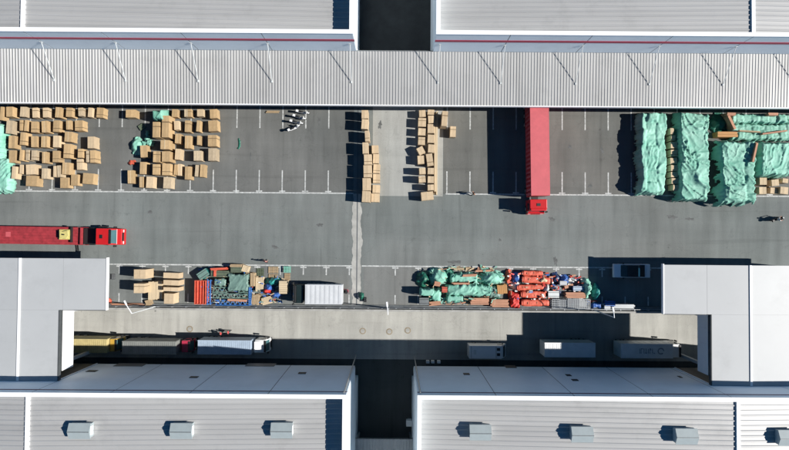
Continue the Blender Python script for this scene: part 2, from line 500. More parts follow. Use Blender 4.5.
# ------------------------------------------------------------------ warehouses
def warehouse(label, x0, x1, ya, yb, front, zbase, ridge, gap_end, joints, zbot, stripe_z):
    """front: +1 facade faces north (south building), -1 faces south. gap_end: x of the end next to the gap"""
    yf = yb if front > 0 else ya
    root = empty('warehouse', ((x0 + x1) / 2, (ya + yb) / 2, zbase), label=label, cat='warehouse', group='white warehouses round the yard')
    ox, oy, oz = root.location
    def loc(b): 
        b.v = [(x - ox, y - oy, z - oz) for x, y, z in b.v]
        return b
    s = front
    t = .22
    core = MB()
    if front > 0:
        core.box(x0, x1, ya, yb - t, zbot, 9.0)
        core.box(x0, x1, ya, yb - 3.2, zbase, zbot)
    else:
        core.box(x0, x1, ya + t, yb, zbase, 9.0)
    loc(core).build('wall', M['wall'], root)
    # facade panels between the joints
    js = sorted(joints)
    for a, c in zip(js[:-1], js[1:]):
        b = MB()
        y_in, y_out = (yf - t + .01, yf) if s > 0 else (yf, yf + t - .01)
        b.box(a + .05, c - .05, y_in, y_out, zbot, ZTOP - .12)
        loc(b).build('wall_panel', M['wall'], root)
    b = MB()                                        # recess behind the joints
    for a in js[1:-1]:
        yy = yf - s * .06
        b.box(a - .05, a + .05, yy - .04, yy + .04, zbot + .01, ZTOP - .2)
    for q in range(0, len(b.v), 8):
        bb = MB(); bb.v = b.v[q:q + 8]; bb.f = b.f[:6]
        loc(bb).build('panel_joint', M['jointline'], root)
    # parapet upstands and white coping
    w = .42
    sides = [(x0, x1, yf - w, yf) if s > 0 else (x0, x1, yf, yf + w)]
    gx = (gap_end - w, gap_end) if gap_end == x1 else (gap_end, gap_end + w)
    yy = (ya, yf - w) if s > 0 else (yf + w, yb)
    sides.append((gx[0], gx[1], yy[0], yy[1]))
    for i, (a, c, d, e) in enumerate(sides):
        ins = .03 if i == 0 else 0
        b = MB(); b.box(a, c, d + (t if (i == 0 and s < 0) else 0), e - (t if (i == 0 and s > 0) else 0), 8.9, ZTOP - .1)
        loc(b).build('parapet', M['wall'], root)
        b = MB()
        o = .05
        if i == 0: b.box(a - o, c + o, d - o, e + o, ZTOP - .1, ZTOP)
        else: b.box(a - o, c + o, d + (o if s < 0 else 0), e - (o if s > 0 else 0), ZTOP - .1, ZTOP - .004)
        loc(b).build('coping', M['white'], root)
    # corrugated roof: ribs run along x, falling from the ridge towards the gap
    ylo, yhi = yy
    zr, zg = 11.02, 9.55
    other = x0 if gap_end == x1 else x1
    gi = gx[0] if gap_end == x1 else gx[1]
    xs = sorted([(other, 9.9), (ridge, zr), (gi, zg)])
    prof = []
    y = ylo
    per, rh = .62, .07
    while y < yhi:
        for dy, dz in ((0, 0), (per * .62, 0), (per * .72, rh), (per * .88, rh)):
            if y + dy <= yhi: prof.append((y + dy, dz))
        y += per
    prof.append((yhi, 0))
    b = MB()
    for x, z in xs:
        b.v += [(x, py, z + dz) for py, dz in prof]
    n = len(prof)
    for i in range(len(xs) - 1):
        for j in range(n - 1):
            b.f.append((i * n + j, (i + 1) * n + j, (i + 1) * n + j + 1, i * n + j + 1))
    roof = loc(b).build('roof', M['roof'], root)
    b = MB(); b.box(ridge - .22, ridge + .22, ylo, yhi, zr - .2, zr + .2)
    loc(b).build('ridge_cap', M['white'], root)
    if stripe_z is not None:
        b = MB()
        if s > 0: b.box(x0, x1, yf, yf + .03, stripe_z - .13, stripe_z + .13)
        else: b.box(x0, x1, yf - .03, yf, stripe_z - .32, stripe_z + .32)
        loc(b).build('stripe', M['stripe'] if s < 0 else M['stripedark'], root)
    def roof_z(x):
        for (xa, za), (xb, zb) in zip(xs[:-1], xs[1:]):
            if xa <= x <= xb: return za + (zb - za) * (x - xa) / (xb - xa)
        return zr
    return root, loc, roof_z

ROD_X = [PW(px, py, YN).x for px, py in ((39, 40.5), (115, 42), (190.5, 42.5), (268, 44), (350, 44), (440, 44.5), (505, 45), (583, 45.5), (659.5, 46), (738, 45.5))]
ROD_X = [ROD_X[0] - 9.8] + ROD_X + [ROD_X[-1] + 9.9]
NLX, NRX = P(353, 33, ZTOP).x, P(436.6, 33.5, ZTOP).x
SLX, SRX = P(346.3, 396, ZTOP).x, P(417.8, 397, ZTOP).x
jl = [-75] + [x for x in ROD_X if x < NLX - 2] + [NLX]
jr = [NRX] + [x for x in ROD_X if x > NRX + 2] + [75]
stripeN = PW(394, 40.6, YN).z
stripeS = PW(394, 392.2, YS).z
wN1, locN1, rzN1 = warehouse('red striped white warehouse behind the canopy, above the crate rows', -75, NLX, YN, YN + 42, -1, 0, P(23.5, 15, 11).x, NLX, jl, 0, stripeN)
wN2, locN2, rzN2 = warehouse('red striped white warehouse behind the canopy, above the green tarpaulins', NRX, 75, YN, YN + 42, -1, 0, P(752.5, 15, 11).x, NRX, jr, 0, stripeN)
jl = [SLX - 9.65 * k for k in range(8)] ; jr = [SRX + 9.62 * k for k in range(8)]
wS1, locS1, rzS1 = warehouse('shaded blue grey facade warehouse with three roof skylights, left of the alley', jl[-1], SLX, YS - 40, YS, 1, LOW, P(28, 425, 11).x, SLX, jl, -3.2, stripeS)
wS2, locS2, rzS2 = warehouse('shaded blue grey facade warehouse with four roof skylights, right of the alley', SRX, jr[-1], YS - 40, YS, 1, LOW, P(737.5, 425, 11).x, SRX, jr, -3.2, stripeS)

def facade_part(root, loc, name, px0, py0, px1, py1, Y, dy0, dy1, m):
    a, c = PW(px0, py0, Y), PW(px1, py1, Y)
    b = MB(); b.box(min(a.x, c.x), max(a.x, c.x), Y + dy0, Y + dy1, min(a.z, c.z), max(a.z, c.z))
    return loc(b).build(name, m, root)
for (a, b_, c, d) in ((89, 370.4, 95, 372), (191, 376.5, 197, 378), (299, 372.4, 305.5, 374)):
    facade_part(wS1, locS1, 'vent', a, b_, c, d, YS, -.02, .06, M['dark'])
for (a, b_, c, d) in ((463, 373.3, 470, 375), (565, 374.5, 572, 376.2), (571, 379.4, 579, 381), (677, 376.2, 683, 377.8)):
    facade_part(wS2, locS2, 'vent', a, b_, c, d, YS, -.02, .06, M['dark'])
for (a, c) in ((119, 142), (248, 274)):
    facade_part(wS1, locS1, 'louvre_or_shade', a, 363.5, c, 366.5, YS, -.02, .05, M['door'])  # dark strips paint the shaded dock notches at the facade foot
facade_part(wS2, locS2, 'louvre_or_shade', 504, 365.5, 517, 368, YS, -.02, .05, M['dark'])
for xx in (26, 31, 37):
    facade_part(wS2, locS2, 'wall_lamp', 400 + xx, 362.2, 403.5 + xx, 363.4, YS, 0, .35, M['pale'])
for root, loc, xa, xb, edge in ((wS1, locS1, jl[-1] + .1, P(58, 345, 6.2).x - .05, 1), (wS2, locS2, P(712, 345, 6.2).x + .05, P(838, 300, 6.2).x, -1)):
    b = MB(); b.box(xa, xb, YS + .003, YS + .03, -3.19, 5.6)  # flat dark panel paints the shaded opening onto the facade
    loc(b).build('passage_shade', M['dark'], root)
    xe_ = xb if edge > 0 else xa
    b = MB(); b.box(xe_ - .07, xe_ + .07, YS + .004, YS + .12, -3.19, 5.9)
    loc(b).build('passage_trim', M['white'], root)
# dock doors along the recessed ground storey
for root, loc, xa, xb in ((wS1, locS1, -64, SLX - 2), (wS2, locS2, SRX + 2, 62)):
    x = xa
    while x + 3.4 < xb:
        b = MB(); b.box(x, x + 3.2, YS - 3.2, YS - 3.12, LOW + 1.1, LOW + 5.2)
        loc(b).build('dock_door', M['door'], root)
        x += 4.83
    b = MB(); b.box(xa, xb, YS - 3.1, YS - 1.6, LOW + .01, LOW + 1.05)
    loc(b).build('dock_platform', M['kerbdark'], root)
# shaded vertical drain pipe at the facade corners by the alley
for root, loc, xx in ((wS1, locS1, SLX - .35), (wS2, locS2, SRX + .35)):
    b = MB(); b.tube((xx, YS + .12, LOW), (xx, YS + .12, ZTOP - .6), .09, 8)
    loc(b).build('drain_pipe', M['steel'], root)

# skylights: small gabled huts standing on the two south roofs
def skylight(px, py, roofz, label):
    z = 10.4
    for _ in range(3):
        p = P(px, py, z + .9); z = roofz(p.x)
    r = empty('roof_skylight', (p.x, p.y, z), label=label, cat='skylight', group='skylights on the lower roofs')
    L_, W_, h1, h2 = 1.25, .84, .75, 1.08
    b = MB()
    poly = [(-W_, -.1), (W_, -.1), (W_, h1), (0, h2), (-W_, h1)]
    n = len(poly)
    b.v = [(-L_, y, zz) for y, zz in poly] + [(L_, y, zz) for y, zz in poly]
    b.f = [tuple(reversed(range(n))), tuple(range(n, 2 * n))] + [(i, (i + 1) % n, n + (i + 1) % n, n + i) for i in range(n)]
    b.build('hut', M['skylight'], r)
    for s in (-1, 1):
        b = MB()
        q = Vector((0, s * W_, h2 - h1)).normalized()
        b.v = [(-L_ - .08, 0, h2 + .02), (L_ + .08, 0, h2 + .02), (L_ + .08, s * (W_ + .12), h1 - .02), (-L_ - .08, s * (W_ + .12), h1 - .02),
               (-L_ - .08, 0, h2 + .07), (L_ + .08, 0, h2 + .07), (L_ + .08, s * (W_ + .12), h1 + .03), (-L_ - .08, s * (W_ + .12), h1 + .03)]
        f = [(0, 3, 2, 1), (4, 5, 6, 7), (0, 1, 5, 4), (1, 2, 6, 5), (2, 3, 7, 6), (3, 0, 4, 7)]
        b.f = f if s < 0 else [tuple(reversed(x)) for x in f]
        b.build('roof_sheet', M['skylight'], r)
    b = MB(); b.box(-L_ - .08, L_ + .08, -.04, .04, h2 + .075, h2 + .10); b.build('ridge_trim', M['greysteel'], r)
    b = MB(); b.box(L_, L_ + .05, -.55, .55, .15, .65); b.build('louvre_or_shade', M['white'], r)
    return r
for px, py, lb in ((79, 431.5, 'gabled skylight nearest the ridge on the roof left of the alley'), (181, 431.5, 'middle gabled skylight on the roof left of the alley'), (281.5, 431, 'gabled skylight nearest the shaded roof end beside the alley')):
    skylight(px, py, rzS1, lb)
for px, py, lb in ((480.5, 433, 'gabled skylight nearest the alley on the roof right of it'), (582.5, 435, 'second gabled skylight from the alley on the right-hand roof'), (687, 437, 'third gabled skylight, just before the ridge of the right-hand roof'), (790, 438.5, 'last gabled skylight beyond the ridge, cut by the photo edge')):
    skylight(px, py, rzS2, lb)

# alley canopy (south gap)
ZC = -4.6
ytop = P(385, 439, ZC).y
def corrugated(name, x0, x1, y0, y1, z0, z1, per, rh, m, parent):
    """ribs along y; z0 at y0, z1 at y1"""
    b = MB()
    prof, x = [], x0
    while x < x1:
        for dx, dz in ((0, 0), (per * .5, 0), (per * .62, rh), (per * .88, rh)):
            if x + dx <= x1: prof.append((x + dx, dz))
        x += per
    prof.append((x1, 0))
    n = len(prof)
    b.v = [(x, y0, z0 + dz) for x, dz in prof] + [(x, y1, z1 + dz) for x, dz in prof]
    b.f = [(i, i + 1, n + i + 1, n + i) for i in range(n - 1)]
    o = b.build(name, m, parent)
    sd = o.modifiers.new('solid', 'SOLIDIFY'); sd.thickness = .03
    return o
ac = empty('alley_canopy', ((SLX + SRX) / 2, ytop, LOW), label='ribbed grey canopy across the dark alley between the lower warehouses', cat='canopy')
corrugated('roof_sheet', (SLX - SRX) / 2 + .02, (SRX - SLX) / 2 - .02, -22, 0, ZC - LOW + .6, ZC - LOW, .46, .07, M['canopy'], ac)
b = MB(); b.box((SLX - SRX) / 2 + .02, (SRX - SLX) / 2 - .02, -.2, .0, ZC - LOW - .5, ZC - LOW - .03); b.build('fascia', M['greysteel'], ac)
for sx in (-1, 1):
    for yy in (-1, -12):
        b = MB(); b.tube((sx * 4.1, yy, 0), (sx * 4.1, yy, ZC - LOW - .05), .15); b.build('column', M['steel'], ac)
bx = empty('wall_unit', PW(409, 422, -28).xyz if 0 else (SRX, P(409, 423, LOW + 3).y, LOW), label='pale box unit low on the alley wall', cat='wall unit')
b = MB(); b.box(-.95, -.02, -.45, .45, 2.4, 3.3); b.build('case', M['pale'], bx, bevel=.04)
b = MB(); b.box(-.7, -.1, -.3, .3, 1.6, 2.38); b.build('bracket', M['greysteel'], bx)

# ------------------------------------------------------------------ north canopy with stay rods
ZCW, ZCF = 5.15, 4.75
ycf = PYc(105.9, ZCF)
nc = empty('canopy', (0, YN, 0), label='long ribbed grey canopy hung along the upper warehouses over the bays', cat='canopy')
corrugated('roof_sheet', -75, 75, ycf - YN + .12, -.035, ZCF + .02, ZCW, .40, .052, M['canopy'], nc)
b = MB(); b.box(-75, 75, ycf - YN, ycf - YN + .12, ZCF - .45, ZCF + .12); b.build('gutter', M['white'], nc)
b = MB(); b.box(-75, 75, ycf - YN + .14, ycf - YN + .34, ZCF - .42, ZCF - .08); b.build('edge_beam', M['greysteel'], nc)
gapm = MB(); gapm.box(NLX, NRX, -.03, .1, ZCW - .35, ZCW + .02); gapm.build('rear_beam', M['greysteel'], nc)
yrod = PYc(82.6, 5.0) - YN
zrt = PW(394, 44.2, YN).z
for x in ROD_X:
    b = MB()
    b.tube((x, -.04, zrt), (x, yrod, ZCW + (ZCF - ZCW) * (yrod / (ycf - YN)) + .08), .045, 8)
    b.rbox((x, -.06, zrt), (.24, .06, .34))
    b.rbox((x, yrod, 5.03), (.2, .26, .12))
    b.build('stay_rod', M['pale'], nc)
for x in (-50, -30, -10, 10, 30, 50):
    b = MB(); b.tube((x, ycf - YN + 6.2, 0), (x, ycf - YN + 6.2, 4.9), .16); b.build('column', M['greysteel'], nc)

# ------------------------------------------------------------------ the two bridge roofs over the deck edge and lower road
ZB = 6.2
def panels(x0, x1, y0, y1, step, z0, z1):
    out, x = [], x0
    while x < x1 - .05:
        out.append((x, min(x + step, x1), y0, y1, z0, z1)); x += step
    return out
def bridge(label, xe, xB, xfar, yTop, yMid, side, ridge):
    """side -1: west bridge (edges to the east); side +1: east bridge (edges to the west)"""
    root = empty('bridge_roof', (xe, yMid, 0), label=label, cat='roof')
    ox, oy = xe, yMid
    def L(b):
        b.v = [(x - ox, y - oy, z) for x, y, z in b.v]; return b
    def strip(xa, xb, y0, y1, slope_from):
        """roof sheets between y0 and y1, split at the ridge; crossfall away from the ridge"""
        pts = sorted({xa, xb, *([ridge] if min(xa, xb) < ridge < max(xa, xb) else [])})
        for a, c in zip(pts[:-1], pts[1:]):
            n = max(1, round((c - a) / 6.0))
            for i in range(n):
                p, q = a + (c - a) * i / n, a + (c - a) * (i + 1) / n
                zp, zq = ZB - abs(p - ridge) * .035 + .12, ZB - abs(q - ridge) * .035 + .12
                b = MB()
                g_ = .012
                b.v = [(p + g_, y0, zp - .35), (q - g_, y0, zq - .35), (q - g_, y1, zq - .35), (p + g_, y1, zp - .35), (p + g_, y0, zp), (q - g_, y0, zq), (q - g_, y1, zq), (p + g_, y1, zp)]
                b.f = [(0, 3, 2, 1), (4, 5, 6, 7), (0, 1, 5, 4), (1, 2, 6, 5), (2, 3, 7, 6), (3, 0, 4, 7)]
                L(b).build('roof_panel', M['slab'], root)
    strip(*sorted((xe, xfar)), yMid, yTop, ridge)
    strip(*sorted((xB, xfar)), YS + .04, yMid - .01, ridge)
    zf = lambda x: ZB - abs(x - ridge) * .035 + .12
    b = MB()
    b.box(ridge - .14, ridge + .14, YS + .05, yTop + .02, ZB + .05, ZB + .22)
    L(b).build('ridge_cap', M['white'], root)
    # edge trims: white on the deck part, darkened over the lower road
    w = .13
    b = MB(); b.box(*sorted((xe, xe - side * w)), yMid - .03, yTop + w, zf(xe) - .45, zf(xe) + .07); L(b).build('edge_trim', M['white'], root)
    b = MB(); b.box(*sorted((xB, xB - side * w)), YS + .05, yMid - .04, zf(xB) - .45, zf(xB) + .05); L(b).build('edge_trim', M['kerbdark'], root)  # dark colour stands in for the shaded gap under the roof edge
    b = MB(); b.box(*sorted((xe, xB - side * w)), yMid - .10, yMid - .02, zf(xB) - .45, zf(xe) - .03); L(b).build('edge_trim', M['kerbdark'], root)
    # side screen hung below the roof over the lower road
    sx = xB + side * .5
    y0, y1 = YS + .9, yMid - .1
    n = 4
    for i in range(n):
        b = MB(); b.box(*sorted((sx, sx + side * .12)), y0 + (y1 - y0) * i / n + .008, y0 + (y1 - y0) * (i + 1) / n - .008, 2.0, 4.45)
        L(b).build('side_screen', M['white'], root)
    b = MB(); b.box(*sorted((sx + side * .04, sx + side * .1)), y0, y1, 4.46, zf(sx) - .37); L(b).build('louvre_or_shade', M['dark'], root)  # added dark band paints the shade between roof and screen
    for yy in (y0 + .4, (y0 + y1) / 2, y1 - .4):
        b = MB(); b.box(*sorted((sx + side * .13, sx + side * .33)), yy - .1, yy + .1, 1.9, zf(sx) - .36); L(b).build('screen_post', M['steel'], root)
    # columns
    for xx in (xB + side * 3.2, xfar - side * .5):
        for yy in (YS + 1.0, yMid - 1.2):
            b = MB(); b.box(xx - .22, xx + .22, yy - .22, yy + .22, LOW, zf(xx) - .36); L(b).build('column', M['wallcore'], root)
    for xx in (xe + side * 4.5, xfar - side * .5):
        for yy in (yTop - .8,):
            b = MB(); b.box(xx - .2, xx + .2, yy - .2, yy + .2, 0.0, zf(xx) - .36); L(b).build('column', M['wallcore'], root)
    return root
bridge('grey flat bridge roof beside the red flatbed truck, joining the deck to the warehouse', P(105, 285, ZB).x, P(58, 345, ZB).x, -75, PYc(260.7, ZB, 394.5), PYc(312.3, ZB), -1, P(20, 300, ZB).x)
bridge('bright flat bridge roof beside the shaded white pickup, joining the deck to the warehouse', P(665, 285, ZB).x, P(712, 345, ZB).x, P(838, 300, ZB).x, PYc(263, ZB), PYc(312.3, ZB), 1, P(750, 300, ZB).x)
# ================================================================== OBJECTS
# ------------------------------------------------------------------ lamp posts on the deck edge
def lamp_post(bx, by, tx, ty, hx, hy, label):
    base = P(bx, by, 0)
    h = 7.0
    r = empty('lamp_post', (base.x, base.y, 0), label=label, cat='lamp post', group='lamp posts on the deck edge')
    hd = P(hx, hy, h)
    dx, dy = hd.x - base.x, hd.y - base.y
    b = MB(); b.tube((0, 0, 0), (0, 0, h), .09, 10, .055); b.build('pole', M['pale'], r)
    b = MB(); b.tube((0, 0, h), (dx * .75, dy * .75, h + .25), .055, 8); b.build('arm', M['white'], r)
    b = MB(); b.rbox((dx * .95, dy * .95, h + .24), (.22, .65, .1), rz=math.atan2(dy, dx) - math.pi / 2); b.build('lamp_head', M['white'], r, bevel=.03)
    b = MB(); b.box(-.2, .2, -.2, .2, 0, .06); b.build('base_plate', M['steel'], r)
lamp_post(156, 306.3, 129.5, 312.6, 126, 302, 'white lamp post on the deck edge beside the stacked tan crates')
lamp_post(388.6, 307.4, 388, 315, 387, 303.5, 'white lamp post on the deck edge near the joint strip')
lamp_post(594, 310, 610, 316, 612.3, 308.5, 'white lamp post on the deck edge at the end of the scrap pile')

# ------------------------------------------------------------------ crates
def crate_meshes():
    body = MB().box(-.5, .5, -.5, .5, .09, .985).mesh('crate_body', M['card'])
    body3 = MB().box(-.5, .5, -.5, .5, .09, .985).mesh('crate_body', M['cardgrey'])
    lid3 = MB().box(-.485, -.012, -.485, .485, .985, 1.0).mesh('top_board', M['cardgrey'])
    body2 = MB().box(-.5, .5, -.5, .5, .09, .985).mesh('crate_body', M['card2'])
    lid1 = MB().box(-.485, -.012, -.485, .485, .985, 1.0).mesh('top_board', M['card'])
    lid2 = MB().box(-.485, -.012, -.485, .485, .985, 1.0).mesh('top_board', M['card2'])
    pal = MB()
    for y in (-.42, 0, .42): pal.box(-.5, .5, y - .07, y + .07, 0, .06)
    for x in (-.45, -.225, 0, .225, .45): pal.box(x - .06, x + .06, -.5, .5, .06, .088)
    return (body, body2, body3), (lid1, lid2, lid3), pal.mesh('pallet', M['wood'])
CB, CL, CPAL = crate_meshes()
CTAPE = MB().box(-.035, .035, -.49, .49, .985, 1.004).mesh('tape', M['cream'])
CSTRAP = MB().box(-.505, .505, -.03, .03, .09, 1.006).mesh('strap', M['tapebrown'])
crate_seen = []
def crate(x0, y0, x1, y1, h, label, group, var=0, rz=None, frac=.62, zbase=0.0, name='crate', top_only=False):
    """x0..y1: the outline seen in the photo (top face plus the sides that face the middle of the picture)"""
    ym = (y0 + y1) / 2; xm = (x0 + x1) / 2
    zt = h + zbase
    if top_only:
        X0, X1 = PXc(x0, zt, ym), PXc(x1, zt, ym)
        Y1, Y0 = P(xm, y0, zt).y, P(xm, y1, zt).y
    else:
        if xm < CX: X0 = P(x0, ym, zt).x; X1 = max(P(x1, ym, zbase).x, P(x0 + frac * (x1 - x0), ym, zt).x)
        else: X1 = P(x1, ym, zt).x; X0 = min(P(x0, ym, zbase).x, P(x1 - frac * (x1 - x0), ym, zt).x)
        if ym < NADIR_Y: Y1 = P(xm, y0, zt).y; Y0 = P(xm, y1, zbase + h * (.35 if frac < .9 else .9)).y
        else: Y0 = P(xm, y1, zt).y; Y1 = P(xm, y0, zbase).y
    if X1 - X0 < .45: X1 = X0 + .45
    if Y1 - Y0 < .45: Y0 = Y1 - .45
    # keep clear of crates already placed
    cx, cy, sx, sy = (X0 + X1) / 2, (Y0 + Y1) / 2, X1 - X0, Y1 - Y0
    for (ax, ay, asx, asy) in crate_seen:
        ox = (sx + asx) / 2 - abs(cx - ax); oy = (sy + asy) / 2 - abs(cy - ay)
        if ox > -.02 and oy > -.02 and zbase == 0:
            if ox < oy:
                sx = max(.4, sx - ox - .03); cx += (ox / 2 + .02) * (1 if cx > ax else -1)
            else:
                sy = max(.4, sy - oy - .03); cy += (oy / 2 + .02) * (1 if cy > ay else -1)
    if zbase == 0: crate_seen.append((cx, cy, sx, sy))
    r = empty(name, (cx, cy, zbase), R(random.uniform(-4, 4)) if rz is None else rz, label, 'crate', group)
    sc = (sx, sy, h)
    link('crate_body', CB[var], r, scale=sc)
    a = link('top_board', CL[var], r, scale=sc)
    a2 = link('top_board', CL[var], r, scale=(sx, sy, h)); a2.location = (sx * random.uniform(.49, .5), 0, -.004 * random.random())
    link('pallet', CPAL, r, scale=sc)
    k = random.random()
    if k < .35:
        link('tape', CTAPE, r, (0, 0, .006), 0, sc)
    elif k < .6:
        link('strap', CSTRAP, r, (0, random.choice((-.2, .2)) * sy, 0), 0, sc)
    return r
def zc(o, s, t): return (o[0] + t[0] / s, o[1] + t[1] / s, o[0] + t[2] / s, o[1] + t[3] / s)

rowsA = [
 [(0,48,12,108),(25,48,67,94),(82,48,123,94),(132,52,167,97),(175,52,210,97),(226,50,262,98),(270,52,310,95),(320,52,350,92),(360,52,387,95),(395,52,440,97)],
 [(25,104,67,163),(80,102,97,150),(99,102,119,152),(127,108,167,158),(170,106,208,158),(217,104,260,155),(270,104,302,146),(306,104,357,150)],
 [(35,166,75,222),(82,153,120,208),(127,168,165,217),(168,168,208,218),(217,166,258,218),(264,150,310,196),(358,170,402,222)],
 [(36,226,78,280),(80,224,100,272),(105,224,122,270),(128,226,163,270),(172,232,200,282),(215,228,256,278),(260,200,306,262),(318,220,350,260),(352,228,366,278),(368,226,402,280)],
 [(48,292,76,345),(80,285,89,325),(106,284,165,328),(170,300,210,345),(218,290,232,338),(234,288,250,338),(254,276,302,328),(314,262,352,308)],
 [(106,330,178,375),(246,338,300,382),(290,325,336,372),(338,320,402,366)]]
rown = ['back row', 'second row', 'third row', 'fourth row', 'fifth row', 'front row']
for ri, row in enumerate(rowsA):
    for ci, t in enumerate(row):
        x0, y0, x1, y1 = zc((0, 95), 4.09, t)
        w = x1 - x0
        crate(x0, y0, x1, y1, random.uniform(1.15, 1.5), f'brown crate, {ORD[ci + 1]} from the left in the {rown[ri]} of the big crate field',
              'crates in the big left-hand field', var=random.choice((0, 0, 0, 1, 2)) if ri < 3 else random.choice((0, 0, 1, 1, 2)))
rowsB = [
 [(253,58,290,95),(304,58,317,94),(319,58,340,94),(356,58,394,92),(408,58,450,100)],
 [(262,106,294,147),(306,104,340,156),(354,104,372,154),(402,104,452,152)],
 [(266,158,298,202),(306,166,344,222),(356,166,370,208),(400,164,450,214)],
 [(266,220,300,268),(342,228,388,272),(402,218,448,272)],
 [(262,284,275,330),(277,282,298,332),(306,292,344,348),(348,286,366,336),(368,284,396,338)],
 [(72,308,110,364),(120,334,144,380),(148,334,194,382),(218,336,266,384)]]
rownB = ['back row', 'second row', 'third row', 'fourth row', 'fifth row', 'front row']
for ri, row in enumerate(rowsB):
    for ci, t in enumerate(row):
        crate(*zc((110, 95), 4.09, t), random.uniform(1.2, 1.5), f'brown crate, {ORD[ci + 1]} from the left in the {rownB[ri]} beside the green net heap',
              'crates beside the green net heap', var=random.choice((0, 0, 0, 1, 2)))
for i, t in enumerate([(174,110,208,180),(212,84,246,180),(206,184,248,228),(176,230,208,280),(212,230,250,278),(174,283,208,330),(213,281,252,332)]):
    crate(*zc((110, 95), 4.09, t), 2.1, f'tall pale crate, {ORD[i + 1]} of the tight double stack below the green cloth', 'tall double stack of crates', var=0, rz=R(random.uniform(-1, 1)), frac=.85)
for t, lb in (((124,206,168,258), 'square brown crate standing against the green net heap'), ((122,274,162,326), 'square brown crate just below the green net heap'),
              ((64,60,122,97), 'lone brown crate under the canopy, between the two crate fields')):
    crate(*zc((110, 95), 4.09, t), 1.3, lb, 'crates beside the green net heap', rz=R(random.uniform(-2, 5)))
# two columns of crates each side of the pale lane
for i, t in enumerate([(88,62,118,97),(88,99,118,140),(102,146,122,190),(92,194,118,240),(98,243,132,285),(96,287,132,337),(92,340,128,391),(90,393,126,438)]):
    crate(*zc((340, 95), 4.09, t), 1.95, f'pale crate, {ORD[i + 1]} from the canopy in the tall column along the joint strip', 'crates in the column along the joint strip', var=1, frac=.9)
for i, t in enumerate([(130,206,158,239),(135,241,160,280),(136,283,164,320),(135,323,164,360),(133,368,164,401),(127,403,162,438)]):
    crate(*zc((340, 95), 4.09, t), .95, f'low pale crate, {ORD[i + 1]} from the canopy in the short column beside the lane', 'low crates beside the lane', var=1, frac=.9)
for i, t in enumerate([(322,62,350,90),(318,94,352,130),(318,136,350,166),(318,172,348,204),(316,212,344,243),(316,248,344,282),(322,298,350,324),(320,332,350,358)]):
    crate(*zc((340, 95), 4.09, t), 1.3 if i < 6 else 1.75, f'pale crate, {ORD[i + 1]} from the canopy in the column on the right side of the lane', 'crates right of the lane', var=1, frac=.9, rz=R(28) if i == 4 else None)
for i, t in enumerate([(356,60,386,81),(358,84,386,116),(356,119,386,156),(356,162,386,196),(358,202,386,236),(352,240,380,290),(356,298,384,324),(356,332,384,360),(356,366,384,390)]):
    crate(*zc((340, 95), 4.09, t), 1.35 if i < 6 else 1.7, f'pale crate, {ORD[i + 1]} from the canopy in the column against the cream boards', 'crates against the cream boards', var=1, frac=.9, rz=R(8) if i == 5 else None)
crate(*zc((340, 95), 4.09, (330,396,382,430)), 1.4, 'long pale crate lying askew at the front end of the lane columns', 'crates against the cream boards', var=1, rz=R(6), frac=.95)
crate(*zc((340, 95), 4.09, (414,66,440,128)), 2.2, 'tall narrow pale crate standing right of the cream boards', 'crates right of the cream boards', var=1, frac=.9)
crate(*zc((340, 95), 4.09, (448,128,474,172)), 1.1, 'low pale crate standing alone right of the cream boards', 'crates right of the cream boards', var=1, frac=.9)
# crates between and under the green tarpaulins
for i, t in enumerate([(300,110,313,131),(302,134,318,152),(300,156,324,178),(300,182,326,205),(298,209,324,230),(300,233,326,253),(300,256,326,274),(302,277,328,296),(308,299,330,318)]):
    crate(*zc((580, 95), 3.33, t), 1.5, f'small pale crate, {ORD[i + 1]} from the canopy in the slot between two green tarpaulins', 'crates between the green tarpaulins', var=1, frac=.9)
for i, t in enumerate([(275,240,320,280),(342,250,388,286),(405,245,440,270),(272,292,318,332),(335,296,380,330),(390,292,440,332)]):
    crate(*zc((710, 135), 5.62, t), 1.2 if i != 4 else .8, f'pale crate, {ORD[i % 3 + 1]} from the left in the {("rear", "front")[i // 3]} row below the right-hand tarpaulin', 'crates below the right-hand tarpaulin', var=1, frac=.9, rz=R(random.uniform(-8, 8)))
# crates on the south side of the yard
SO = (100, 255)
for t, h, lb, rz in (((253,100,352,178), 2.6, 'tall tan crate with a long shadow, nearest the lane line by the bridge roof', 0),
                     ((253,202,342,286), 2.6, 'tall tan crate with a long shadow, below its twin by the bridge roof', 0),
                     ((474,128,604,175), 1.6, 'long tan crate, topmost of the pile by the red skip', -.03),
                     ((474,180,604,228), 2.0, 'long tan crate, second from the top in the pile by the red skip', -.03),
                     ((474,232,600,272), 2.0, 'long tan crate, third from the top in the pile by the red skip', -.02),
                     ((480,278,560,366), 1.9, 'square tan crate, lowest of the pile by the red skip', -.02)):
    crate(*zc(SO, 7.5, t), h, lb, 'crates by the left-hand bridge roof', var=1, rz=rz, frac=.9)

